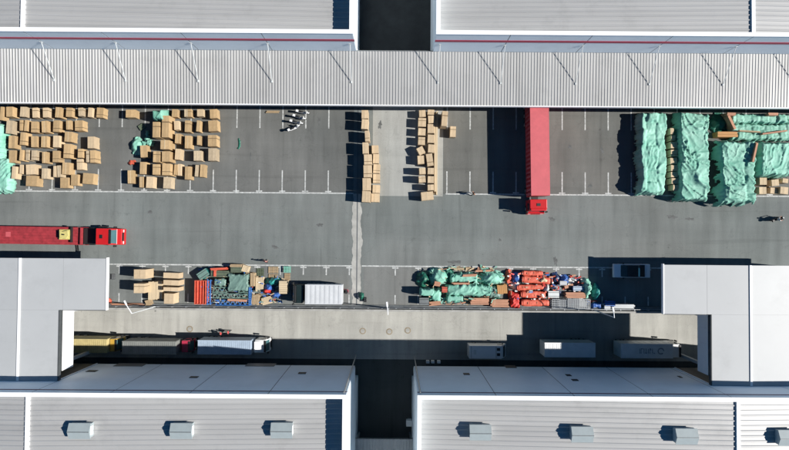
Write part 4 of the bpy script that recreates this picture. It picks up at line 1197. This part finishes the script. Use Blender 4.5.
tarp(*z4((205, 195, 300, 245)), 1.2, 'teal cloth heap above the blue and red cloth', M['teal'], cat='cloth', name='cloth_heap', skirt=.3, fold=.4, round_=1, cells=0)
tarp(*z4((195, 245, 265, 300)), 1.0, 'blue cloth heap below the teal one', M['bluecloth'], cat='cloth', name='cloth_heap', skirt=.3, fold=.5, round_=1, cells=0)
tarp(*z4((180, 275, 245, 320)), 1.2, 'bright red cloth lying over the blue heap', M['rednet'], cat='cloth', name='cloth_heap', skirt=.25, fold=.5, round_=1, cells=0)
tarp(*z4((260, 305, 325, 350)), .7, 'blue cloth scraps near the cream crate stack', M['bluecloth'], cat='cloth', name='cloth_heap', skirt=.25, fold=.4, round_=1, cells=0)
plank_stack(*z4((170, 345, 250, 405)), .6, 'loose tan boards at the kerb below the red cloth', M['cream'], 'x', rows=5, layers=2, rz=.25, jitter=.1)
def litter(name, label, mats, zones, seed):
    r_ = random.Random(seed)
    b = MB(); idx = []
    for (x0, y0, x1, y1, zlo, zhi, n, ln, wd) in zones:
        for _ in range(n):
            p = P(r_.uniform(x0, x1), r_.uniform(y0, y1), 0)
            z = r_.uniform(zlo, zhi)
            k = r_.random()
            b.rbox((p.x, p.y, z), (r_.uniform(.3, 1) * ln, r_.uniform(.4, 1) * wd, r_.uniform(.02, .09)), r_.uniform(-.5, .5) + (math.pi / 2 if k < .25 else 0), r_.uniform(-.3, .3), r_.uniform(-.25, .25))
            idx += [r_.randrange(len(mats))] * 6
    me = b.mesh(name, None)
    for m_ in mats: me.materials.append(m_)
    for p_, i_ in zip(me.polygons, idx): p_.material_index = i_
    return tag(link(name, me), label, 'litter', kind='stuff')
litter('scrap_litter', 'small broken boards and green plastic scraps strewn over the larger pile', [M['pinkwood'], M['tarp'], M['wood'], M['cream'], M['tarpdark'], M['tarp']],
       [(423, 268, 502, 302, .2, 1.4, 110, 1.0, .2), (446, 266, 500, 269.5, .1, .5, 26, .9, .25), (430, 300, 505, 304, .1, .5, 30, .9, .18)], 5)
litter('scrap_litter', 'small red, blue and white scraps strewn over the red rolls', [M['redcloth'], M['bluecloth'], M['clothwhite'], M['pinkwood'], M['pale'], M['navy'], M['rednet']],
       [(506, 272, 554, 302, .3, 1.2, 80, .6, .26), (550, 275, 583, 298, .15, .9, 60, .6, .26), (588, 300, 612, 305, .1, .5, 25, .6, .2)], 6)
litter('scrap_litter', 'small tan, blue and green scraps strewn over the truss pile', [M['wood'], M['cream'], M['blue'], M['tarpgrey'], M['redcloth'], M['clothwhite'], M['bluecloth']],
       [(200, 268, 252, 303, .1, 1.2, 70, .8, .13), (253, 276, 285, 302, .1, .9, 60, .6, .2)], 7)
# oddments near the bridge roof
plank_stack(109, 303.4, 143, 305.2, .4, 'red and grey steel bars lying along the kerb by the bridge roof', M['pinkwood'], 'x', rows=3, layers=1, jitter=.05)
tarp(106.5, 299, 109.5, 303, .5, 'small red scrap heap at the corner of the bridge roof', M['redcloth'], cat='scrap', name='scrap_heap', skirt=.2, fold=.4, round_=1, cells=0)
for (px, py, lb) in ((343.3, 291.3, 'dark red drum behind the white box truck, left-hand one'), (346, 291.8, 'dark red drum behind the white box truck, right-hand one')):
    d = empty('oil_drum', P(px, py, .9).xy.to_3d(), 0, lb, 'drum', 'red drums behind the box truck')
    b = MB(); b.tube((0, 0, 0), (0, 0, .88), .29, 18); b.build('drum_body', M['pink'], d)
    b = MB(); b.tube((0, 0, .88), (0, 0, .9), .3, 18); b.build('rim', M['black'], d)
tarp(359.5, 294, 363, 299.5, .9, 'dark green sheet heaped on a cart beside the joint strip', M['tarpdark'], cat='cloth', name='cloth_heap', skirt=.25, fold=.45, round_=1, cells=0)
small_box((363.8, 297.5, 366.4, 302), .5, 'small black case beside the green heap at the joint strip', M['black'])

# ------------------------------------------------------------------ trucks
def wheel(parent, x, y, r, w, name='wheel'):
    b = MB(); b.tube((0, -w / 2, 0), (0, w / 2, 0), r, 18)
    t = b.build(name, M['rubber'], parent, (x, y, r))
    b = MB(); b.tube((0, -w / 2 - .012, 0), (0, w / 2 + .012, 0), r * .52, 14)
    b.build('rim', M['steel'], t)
    return t
def cab(root, x0, w, h, paint, nose=.25, length=2.1, deflector=True, hatch=False, trim=None, gb=None):
    """cab from x0 forward; side profile extruded across"""
    zb = .55
    L_ = length
    trim = trim or M['black']
    gb = nose * .55 if gb is None else gb
    poly = [(x0, zb), (x0 + L_ + nose, zb), (x0 + L_ + nose, 1.45), (x0 + L_ + gb, 1.62), (x0 + L_ - .28, h - .12), (x0 + L_ - .55, h), (x0, h)]
    b = MB(); b.prism_y(poly, -w / 2, w / 2)
    c = b.build('cab', paint, root, bevel=.09, segs=3)
    a0, a1 = Vector((x0 + L_ + gb - .01, 0, 1.66)), Vector((x0 + L_ - .27, 0, h - .16))
    n = Vector((a0.z - a1.z, 0, a1.x - a0.x)); n = Vector((abs(n.x), 0, abs(n.z))).normalized() * .02
    b = MB()
    p, q = a0 + n, a1 + n
    b.quad((p.x, -w * .43, p.z), (p.x, w * .43, p.z), (q.x, w * .40, q.z), (q.x, -w * .40, q.z))
    b.quad((a0.x - .05, -w * .43, a0.z), (p.x, -w * .43, p.z), (q.x, -w * .40, q.z), (a1.x - .05, -w * .40, a1.z))
    b.build('windscreen', M['tealglass'], c)
    for s in (-1, 1):
        b = MB(); b.box(x0 + L_ - 1.25, x0 + L_ - .35, *sorted((s * w / 2, s * (w / 2 + .012))), 1.65, h - .55); b.build('side_window', M['glass'], c)
        b = MB(); b.box(x0 + L_ - .12, x0 + L_ + .06, *sorted((s * (w / 2 + .06), s * (w / 2 + .3))), 1.55, 2.25); b.build('mirror', M['black'], c, bevel=.03)
        b = MB(); b.box(x0 + L_ - .06, x0 + L_, *sorted((s * (w / 2 - .03), s * (w / 2 + .08))), 2.1, 2.16); b.build('mirror_arm', M['black'], c)
        b = MB(); b.box(x0 + L_ + nose, x0 + L_ + nose + .03, *sorted((s * w * .28, s * w * .44)), .85, 1.1); b.build('headlight', M['whitepaint'], c)
    b = MB(); b.box(x0 + L_ - .46, x0 + L_ - .14, -w * .45, w * .45, h + .0, h + .07); b.build('visor', trim, c, bevel=.02)
    if hatch:
        b = MB(); b.box(x0 + .55, x0 + .95, -.26, .26, h, h + .05); b.build('roof_hatch', M['black'], c)
    if deflector:
        b = MB(); b.prism_y([(x0 + .05, h), (x0 + L_ - .75, h), (x0 + .25, h + .62), (x0 + .05, h + .66)], -w * .42, w * .42); b.build('deflector', paint, c, bevel=.06)
    b = MB(); b.box(x0 + L_ + nose - .1, x0 + L_ + nose + .07, -w / 2 + .02, w / 2 - .02, .35, .82); b.build('bumper', paint if nose > .5 else trim, c, bevel=.04)
    b = MB(); b.box(x0 + L_ + nose + .001, x0 + L_ + nose + .02, -w * .26, w * .26, .9, 1.38); b.build('grille', M['black'], c)
    return c
def container(root, x0, x1, w, z0, z1, m, ribs=.32, name='container', proud=.035, roof_m=None, top_ribs=True):
    b = MB(); b.box(x0, x1, -w / 2, w / 2, z0, z1); c = b.build(name, m, root, bevel=.03)
    n = max(2, int((x1 - x0) / ribs))
    b = MB()
    for i in range(n):
        x = x0 + (x1 - x0) * (i + .5) / n
        wd = (x1 - x0) / n * .5
        if top_ribs: b.box(x - wd / 2, x + wd / 2, -w / 2 + .08, w / 2 - .08, z1, z1 + proud * .8)
        for s in (-1, 1):
            b.box(x - wd / 2, x + wd / 2, *sorted((s * w / 2, s * (w / 2 + proud))), z0 + .15, z1 - .12)
    b.build('corrugation', roof_m or m, c)['kind'] = 'stuff'
    for s in (-1, 1):
        b = MB(); b.box(x0, x1, *sorted((s * (w / 2 - .08), s * (w / 2 + .04))), z1 - .1, z1 + .04); b.build('top_rail', roof_m or m, c)
    return c
def rig(label, loc, rz, length, w, z0, z1, body_m, paint, ribs=.32, cabkw=None, group=None, flat=False, cabh=2.9, gap=.5, name='container_truck', roof_m=None, cat='truck', tail=None, top_ribs=True):
    r = empty(name, loc, rz, label, cat, group)
    b = MB(); b.box(-length + .3, 2.2 if paint else -.1, -.45, .45, .72, 1.0); b.build('chassis', M['black'], r)
    if paint: cab(r, gap, w - .1, cabh, paint, **(cabkw or {}))
    else:
        for s in (-1, 1):
            b = MB(); b.box(-2.1, -1.95, s * .7 - .06, s * .7 + .06, 0, 1.1); b.build('landing_leg', M['steel'], r)
    if not flat: container(r, -length, 0, w, z0, z1, body_m, ribs, roof_m=roof_m, top_ribs=top_ribs)
    for x in [-length + 1.0, -length + 2.25] + ([gap + 1.25] if paint else []) + ([-length + 3.5] if length > 9 else []) + ([-.9] if length > 9 else []):
        for s in (-1, 1): wheel(r, x, s * (w / 2 - .19), .5, .34)
    return r

# vertical red truck backed into the bays
pA, pB = P(531.5, 195.6, 4.0), P(549.8, 195.6, 4.0)
wv = pB.x - pA.x
front_y = pA.y
rt = rig('red container truck backed under the canopy in the empty bays', ((pA.x + pB.x) / 2, front_y, 0), R(-90) + R(.9), 14.0, wv, 1.1, 4.0, M['red'], M['red'], ribs=.6, cabkw=dict(length=1.75, nose=.22, deflector=False, hatch=True, trim=M['red'], gb=-.12), cabh=2.95, gap=.42, roof_m=M['redroof'], top_ribs=False)
cont = [o for o in rt.children if o.name.startswith('container')][0]
b = MB(); b.box(-13.97, -.03, -wv / 2 + .05, wv / 2 - .05, 4.0, 4.035); b.build('roof_sheet', M['redroof'], cont)

# red flatbed on the lane
fy0, fy1 = P(60, 227.6, 1.35).y, P(60, 244.4, 1.35).y
wf = abs(fy0 - fy1)
xr = P(82.5, 236, 1.35).x
fl = rig('red flatbed truck driving along the lane, carrying yellow machinery', (xr, (fy0 + fy1) / 2, 0), R(-.5), 14.5, wf, 1, 1, M['redbed'], M['red'], flat=True, cabkw=dict(length=2.3, nose=.68, deflector=False, hatch=True, gb=.06), cabh=2.75, gap=2.65, name='flatbed_truck')
for i in range(6):
    w_ = wf / 6
    b = MB(); b.box(-14.5, 0, -wf / 2 + w_ * i + .006, -wf / 2 + w_ * (i + 1) - .006, 1.2, 1.35); b.build('bed_board', M['redbed'], fl)
for s in (-1, 1):
    b = MB(); b.box(-14.5, .8, *sorted((s * (wf / 2 + .003), s * (wf / 2 + .06))), 1.05, 1.42); b.build('side_rail', M['redbed'], fl)
b = MB(); b.box(-.12, -.002, -wf / 2, wf / 2, 1.351, 1.75); b.build('headboard', M['redbed'], fl)
b = MB(); b.box(.02, 2.6, -wf * .46, wf * .46, 1.01, 1.12); b.build('coupling_deck', M['black'], fl)
for s in (-1, 1):
    b = MB(); b.tube((.2, s * .95, .8), (1.5, s * .95, .8), .3, 14); b.build('fuel_tank', M['black'], fl)
b = MB(); b.tube((2.4, 1.34, 1.5), (3.6, 1.36, 1.5), .13, 10); b.build('exhaust', M['black'], fl)
b = MB(); b.box(-10.9, -10.2, -.25, .45, 1.352, 1.36); b.build('worn_patch', M['redroof'], fl)
yp = P(65, 234.6, 1.7)
ym = empty('yellow_machine', (yp.x, yp.y, 1.352), 0, 'yellow skid machine strapped on the red flatbed', 'machine')
b = MB(); b.box(-.85, .8, -.7, .72, 0, .35); b.build('skid', M['yellow'], ym, bevel=.04)
b = MB(); b.prism_z([(-.55, -.45), (.4, -.62), (.75, -.1), (.62, .6), (-.2, .42), (-.6, .6)], .351, .75); b.build('housing', M['yellow'], ym, bevel=.05)
for x in (-.95, .78):
    b = MB(); b.box(x, x + .14, -.45 if x < 0 else -1.1, .5 if x < 0 else 1.15, .0, .42); b.build('frame_bar', M['black'], ym)
b = MB(); b.tube((.1, 0, .75), (.1, 0, 1.0), .09, 10); b.build('stack', M['black'], ym)
rp = P(77.4, 247.3, 0)
lr = empty('loading_ramp', (rp.x, rp.y, 0), R(8), 'small black loading ramp lying beside the red flatbed', 'ramp')
for s in (-1, 1):
    b = MB(); b.box(s * .14 - .06, s * .14 + .06, -.5, .45, .02, .1); b.build('side_rail', M['black'], lr)
for i in range(5):
    b = MB(); b.box(-.08, .08, -.42 + i * .19, -.36 + i * .19, .03, .08); b.build('rung', M['black'], lr)

# white box truck with a dark cab in the south bays
a, c = P(305, 284.8, 2.7), P(342, 304.3, 2.7)
wt = a.y - c.y; lt = c.x - a.x
bt = rig('white ribbed box truck with dark cab beside the joint strip', (a.x, (a.y + c.y) / 2, 0), R(180), lt, wt, .9, 2.66, M['whitebox'], M['darkcab'], ribs=.58, cabkw=dict(length=1.45, nose=.12, deflector=False), cabh=2.2, gap=.35, name='box_truck')

# lower road vehicles
def low_truck(label, x0, x1, y0, y1, cab_dir, body_m, paint, cab_px, h=3.9, ribs=.3, cabkw=None, cabh=2.9, name='container_truck', gap=.35):
    """x0..x1 container span, y0..y1 roof span in photo pixels"""
    zt = LOW + h
    a, c = P(x0, (y0 + y1) / 2, zt), P(x1, (y0 + y1) / 2, zt)
    yt, yb = P((x0 + x1) / 2, y0, zt).y, P((x0 + x1) / 2, y1, zt).y
    L_ = abs(c.x - a.x)
    w = yt - yb
    loc = (c.x if cab_dir > 0 else a.x, (yt + yb) / 2, LOW)
    return rig(label, loc, 0 if cab_dir > 0 else R(180), L_, w, 1.1, h, body_m, paint, ribs=ribs, cabkw=cabkw, cabh=cabh, gap=gap, group='container trucks on the lower road', name=name)
low_truck('container truck with pale yellow ribbed box and golden cab, half under the bridge roof', 58, 107, 339.2, 352.5, 1, M['yellowbox'], M['gold'], 1, cabkw=dict(length=1.25, nose=.1, deflector=False), cabh=3.3, gap=.1)
low_truck('container truck with dark grey ribbed box and crimson cab on the shaded lower road', 122, 176, 341.5, 354, 1, M['greybox'], M['pink'], 1, cabkw=dict(length=1.5, nose=.1, deflector=False), cabh=2.8, gap=.4)
t3 = low_truck('container truck with pale blue ribbed box and white cab on the lower road', 197.5, 251, 340.5, 354.2, 1, M['bluebox'], M['whitepaint'], 1, cabkw=dict(length=1.9, nose=.15, deflector=True), cabh=3.0, gap=.35)
t5 = low_truck('long white container trailer with a sunlit roof corner in the bridge shadow', 544.5, 595.5, 343, 357, -1, M['whitecont_lifted'], None, 1, name='container_trailer')
t6 = low_truck('white container truck with dark lettering on top, sunlit at its right-hand end', 621, 673, 344, 358, 1, M['whitecont_lifted'], M['whitepaint'], 1, ribs=.9, cabkw=dict(length=1.4, nose=.1, deflector=False), cabh=3.7, gap=.1)
cont = [o for o in t6.children if o.name.startswith('container')][0]
b = MB()
for i, (x, w_, y0_, y1_) in enumerate(((0, .1, -.4, .4), (.18, .34, .26, .4), (.18, .1, -.4, .25), (.62, .12, -.4, .4), (.85, .3, -.38, -.24), (.95, .1, -.23, .4), (1.3, .12, -.4, .3), (1.52, .28, .1, .4), (1.55, .1, -.4, .09), (1.95, .1, -.35, .4), (2.15, .26, -.4, -.26))):
    b.box(x - 5.2, x - 5.2 + w_, y0_, y1_, 3.935, 3.945)
b.build('lettering', M['faded'], cont)
b = MB()
for i in range(14):
    a0, a1 = 2 * math.pi * i / 16, 2 * math.pi * (i + 1) / 16
    f = lambda a, r_: (-1.9 + r_ * math.cos(a), r_ * math.sin(a), 3.946)
    b.quad(f(a0, .34), f(a0, .52), f(a1, .52), f(a1, .34))
b.build('emblem', M['faded'], cont)
# white van
zt = LOW + 2.6
a, c = P(469, 345.5, zt), P(508, 359, zt)
vn = empty('white_van', ((a.x + c.x) / 2, (a.y + c.y) / 2, LOW), 0, 'white van with two dark roof vents, parked in the warehouse shadow', 'van')
hl, hw = (c.x - a.x) / 2, (a.y - c.y) / 2
b = MB(); b.prism_y([(-hl, .4), (hl - .1, .4), (hl, .9), (hl - .25, 1.35), (hl - .75, 2.35), (hl - 1.1, 2.6), (-hl + .05, 2.6)], -hw, hw); b.build('body', M['whitepaint'], vn, bevel=.08, segs=3)
b = MB(); b.quad((hl - .235, -hw * .85, 1.42), (hl - .235, hw * .85, 1.42), (hl - .71, hw * .8, 2.33), (hl - .71, -hw * .8, 2.33)); b.build('windscreen', M['glass'], vn)
for yy in (-.35, .45):
    b = MB(); b.box(hl - 1.75, hl - 1.25, yy - .22, yy + .22, 2.6, 2.68); b.build('roof_vent', M['black'], vn, bevel=.02)
b = MB(); b.box(-hl + .75, -hl + 1.15, -.35, .35, 2.601, 2.64); b.build('roof_hatch', M['pale'], vn)
for x in (-hl + .35, hl - 1.9): 
    b = MB(); b.box(x, x + .05, -hw + .1, hw - .1, 2.601, 2.63); b.build('roof_seam', M['greysteel'], vn)
for x in (-hl + 1.1, hl - 1.1):
    for s in (-1, 1): wheel(vn, x, s * (hw - .1), .36, .24)
for s in (-1, 1):
    b = MB(); b.box(hl - 1.55, hl - .85, *sorted((s * hw, s * (hw + .01))), 1.4, 2.1); b.build('side_window', M['glass'], vn)
    b = MB(); b.box(hl - .03, hl + .02, *sorted((s * hw * .5, s * hw * .85)), .75, .95); b.build('headlight', M['pale'], vn)
    b = MB(); b.box(hl - .75, hl - .6, *sorted((s * (hw + .02), s * (hw + .22))), 1.35, 1.65); b.build('mirror', M['black'], vn)

# pickup in the bridge shadow on the deck (bonnet to the west)
a, c = P(614, 264, 1.2), P(650.5, 277.8, 1.2)
pk = empty('pickup', ((a.x + c.x) / 2, (a.y + c.y) / 2, 0), R(180), 'white pickup with dark roof and covered bed, parked in the bridge shadow', 'pickup')
hl, hw = (c.x - a.x) / 2, (a.y - c.y) / 2
b = MB(); b.prism_y([(-hl, .42), (hl - .05, .42), (hl, .8), (hl - .1, .98), (hl - 1.0, 1.12), (-hl, 1.12)], -hw, hw); b.build('body', M['whitepaint'], pk, bevel=.07, segs=3)
b = MB(); b.prism_y([(-hl + 1.55, 1.11), (hl - .95, 1.11), (hl - 1.65, 1.72), (-hl + 2.0, 1.74), (-hl + 1.6, 1.5)], -hw * .86, hw * .86); b.build('cabin', M['glass'], pk, bevel=.06)
b = MB(); b.box(-hl + 2.0, hl - 1.75, -hw * .78, hw * .78, 1.735, 1.775); b.build('roof', M['black'], pk, bevel=.015)
for s in (-1, 1):
    b = MB(); b.box(-hl + 1.4, hl - 1.3, *sorted((s * hw * .90, s * hw * .97)), 1.12, 1.2); b.build('side_trim', M['whitepaint'], pk)
    b = MB(); b.box(hl - 1.45, hl - 1.25, *sorted((s * (hw + .01), s * (hw + .2))), 1.02, 1.2); b.build('mirror', M['black'], pk, bevel=.02)
    b = MB(); b.box(hl - .06, hl + .01, *sorted((s * hw * .55, s * hw * .9)), .7, .86); b.build('headlight', M['pale'], pk)
b = MB(); b.box(-hl + .78, -hl + 1.5, -hw * .88, hw * .88, 1.12, 1.16); b.build('bed_cover', M['black'], pk)
b = MB(); b.box(-hl + .1, -hl + .6, -hw * .86, hw * .86, 1.121, 1.18); b.build('bed_lid', M['whitepaint'], pk, bevel=.02)
for x in (-hl + 1.0, hl - 1.0):
    for s in (-1, 1): wheel(pk, x, s * (hw - .1), .37, .24)

# ------------------------------------------------------------------ scooters
def scooter(loc, rz, label, body_m, group=None):
    r = empty('scooter', loc, rz, label, 'scooter', group)
    for x in (-.62, .62): wheel(r, x, 0, .25, .11)
    b = MB(); b.prism_y([(-.75, .45), (-.2, .28), (.28, .26), (.3, .32), (-.05, .4), (-.1, .68), (-.8, .72)], -.15, .15); b.build('body', body_m, r, bevel=.04)
    b = MB(); b.prism_y([(-.78, .74), (.0, .70), (.0, .78), (-.3, .84), (-.78, .82)], -.13, .13); b.build('seat', M['black'], r, bevel=.03)
    b = MB(); b.prism_y([(.3, .3), (.42, .3), (.56, .95), (.46, 1.0), (.34, .6)], -.19, .19); b.build('leg_shield', body_m, r, bevel=.03)
    b = MB(); b.tube((.62, 0, .25), (.47, 0, 1.05), .035, 8); b.build('fork', M['steel'], r)
    b = MB(); b.tube((.44, -.34, 1.06), (.44, .34, 1.06), .022, 8); b.build('handlebar', M['black'], r)
    b = MB(); b.rbox((.56, 0, 1.0), (.14, .2, .14)); b.build('headlight', M['pale'], r, bevel=.03)
    b = MB(); b.rbox((.62, 0, .53), (.42, .15, .03)); b.build('mudguard', body_m, r)
    b = MB(); b.rbox((-.88, 0, .92), (.34, .32, .26)); b.build('top_box', body_m, r, bevel=.03)
    return r
for px, py, a_, lb in ((303.5, 112.2, 8, 'white scooter parked nearest the canopy in the empty bays'), (300.2, 117.3, 14, 'white scooter, second from the canopy in the empty bays'),
                       (297.3, 122.2, 10, 'white scooter, third from the canopy in the empty bays'), (294.6, 127.5, -28, 'white scooter farthest from the canopy, turned askew')):
    p = P(px, py, .6)
    scooter((p.x, p.y, 0), R(-a_), lb, M['whitepaint'], 'white scooters in the empty bays')
p = P(777.5, 219, .6)
sc_r = scooter((p.x, p.y, 0), R(18), 'dark scooter ridden along the lane below the ragged tarpaulin', M['black'])

# ------------------------------------------------------------------ people
def skin_mesh(name, verts, edges, radii, m, parent):
    me = bpy.data.meshes.new(name)
    me.from_pydata(verts, edges, [])
    me.materials.append(m)
    o = link(name, me, parent)
    o.modifiers.new('skin', 'SKIN')
    for i, sv in enumerate(me.skin_vertices[0].data):
        rr = radii[i]
        sv.radius = rr if isinstance(rr, tuple) else (rr, rr)
        sv.use_root = (i == 0)
    s_ = o.modifiers.new('sub', 'SUBSURF'); s_.levels = 1; s_.render_levels = 1
    for p_ in me.polygons: p_.use_smooth = True
    return o
def person(loc, rz, label, shirt, trousers, pose='walk'):
    r = empty('person', loc, rz, label, 'person')
    if pose == 'walk':
        hip = (0, 0, .92)
        lk = [(.16, .10, .5), (.02, .10, .08), (.18, .10, .04)]
        rk = [(-.02, -.10, .5), (-.26, -.10, .12), (-.10, -.10, .05)]
        up = .0
        le = [(-.02, .25, 1.13), (-.10 + .2, .27, .9)]
        re = [(.02, -.25, 1.13), (.16, -.26, .92)]
    else:                                    # seated on a scooter
        hip = (-.25, 0, .90)
        lk = [(.17, .16, .82), (.12, .18, .40), (.30, .18, .34)]
        rk = [(.17, -.16, .82), (.12, -.18, .40), (.30, -.18, .34)]
        le = [(.06, .28, 1.12), (.34, .28, 1.08)]
        re = [(.06, -.28, 1.12), (.34, -.28, 1.08)]
    hx, hz = hip[0], hip[2]
    V = [hip, (hx, 0, hz + .28), (hx + .01, 0, hz + .50), (hx + .02, 0, hz + .58), (hx + .05, 0, hz + .68), (hx + .05, 0, hz + .80),
         (hx, .18, hz + .48), le[0], le[1], (hx, -.18, hz + .48), re[0], re[1],
         (hx, .10, hz - .04), lk[0], lk[1], lk[2], (hx, -.10, hz - .04), rk[0], rk[1], rk[2]]
    E = [(0, 1), (1, 2), (2, 3), (3, 4), (4, 5), (2, 6), (6, 7), (7, 8), (2, 9), (9, 10), (10, 11), (0, 12), (12, 13), (13, 14), (14, 15), (0, 16), (16, 17), (17, 18), (18, 19)]
    Rr = [(.13, .15), (.11, .14), (.11, .15), .052, .10, .085, .06, .045, .036, .06, .045, .036, .085, .062, .045, .04, .085, .062, .045, .04]
    def fingers(wi, out):
        wx, wy, wz = V[wi]
        base = len(V); V.append((wx + .05, wy, wz - .06)); Rr.append((.036, .02)); E.append((wi, base))
        for k, (dy, ln) in enumerate(((-.03, .07), (-.01, .085), (.01, .08), (.028, .065))):
            V.append((wx + .06 + ln * .4, wy + dy, wz - .06 - ln)); Rr.append(.009); E.append((base, len(V) - 1))
        V.append((wx + .09, wy - out * .04, wz - .08)); Rr.append(.011); E.append((base, len(V) - 1))
    fingers(8, 1); fingers(11, -1)
    skin_mesh('body', V, E, Rr, M['skin'], r)
    s = 1.18
    V2 = [V[0], V[1], V[2], V[6], tuple((Vector(V[6]) + Vector(V[7])) / 2), V[9], tuple((Vector(V[9]) + Vector(V[10])) / 2), (V[2][0], 0, V[2][2] + .05)]
    skin_mesh('shirt', V2, [(0, 1), (1, 2), (2, 3), (3, 4), (2, 5), (5, 6), (2, 7)], [(.155, .18), (.135, .17), (.135, .19), .08, .07, .08, .07, .07], shirt, r)
    V3 = [(hx, 0, hz + .06), V[0], V[12], V[13], V[14], V[16], V[17], V[18]]
    skin_mesh('trousers', V3, [(0, 1), (1, 2), (2, 3), (3, 4), (1, 5), (5, 6), (6, 7)], [(.15, .17), (.15, .17), .10, .078, .062, .10, .078, .062], trousers, r)
    for a_, c_ in ((14, 15), (18, 19)):
        p0, p1 = Vector(V[a_]), Vector(V[c_])
        b = MB(); b.rbox(((p0.x + p1.x) / 2 + .03, p0.y, min(p0.z, p1.z) - .0), (.27, .10, .09)); b.build('shoe', M['black'], r, bevel=.03)
    h_ = Vector(V[5])
    b = MB()
    for i in range(7):
        th = math.pi * .58 * i / 6
        for j in range(14):
            ph = 2 * math.pi * j / 14
            b.v.append((h_.x - .02 + .108 * math.sin(th) * math.cos(ph), .098 * math.sin(th) * math.sin(ph), h_.z - .01 + .115 * math.cos(th)))
    for i in range(6):
        for j in range(14):
            b.f.append((i * 14 + j, (i + 1) * 14 + j, (i + 1) * 14 + (j + 1) % 14, i * 14 + (j + 1) % 14))
    b.build('hair', M['hair'], r, smooth=True)
    for s_ in (-1, 1):
        b = MB(); b.rbox((h_.x + .10, s_ * .035, h_.z - .05), (.015, .025, .012)); b.build('eye', M['black'], r)
        b = MB(); b.rbox((h_.x + .01, s_ * .10, h_.z - .06), (.04, .02, .06)); b.build('ear', M['skin'], r)
    b = MB(); b.rbox((h_.x + .115, 0, h_.z - .08), (.03, .025, .035)); b.build('nose', M['skin'], r)
    b = MB(); b.rbox((h_.x + .098, 0, h_.z - .12), (.012, .045, .01)); b.build('mouth', M['pink'], r)
    return r
def at(px, py, z0=0.0): 
    p = P(px, py, z0); return (p.x, p.y, z0)
person(at(223, 332.2, LOW), R(200), 'person in red shirt walking on the lower road, the left-hand of two', M['clothred'], M['clothdark'])
person(at(230.3, 331, LOW), R(190), 'person in red shirt walking on the lower road, the right-hand of two', M['clothred'], M['clothdark'])
person(at(267.3, 261, 0), R(80), 'person in pink shirt walking past the pallets at the lane line', M['clothpink'], M['clothdark'])
person(at(472.3, 194, 0), R(30), 'person in brown shirt standing at the front of the empty bays', M['clothorange'], M['clothdark'])
person((p.x, p.y, 0) if 0 else tuple(sc_r.location), R(18), 'rider in white shirt sitting on the dark scooter', M['clothwhite'], M['clothdark'], 'ride')
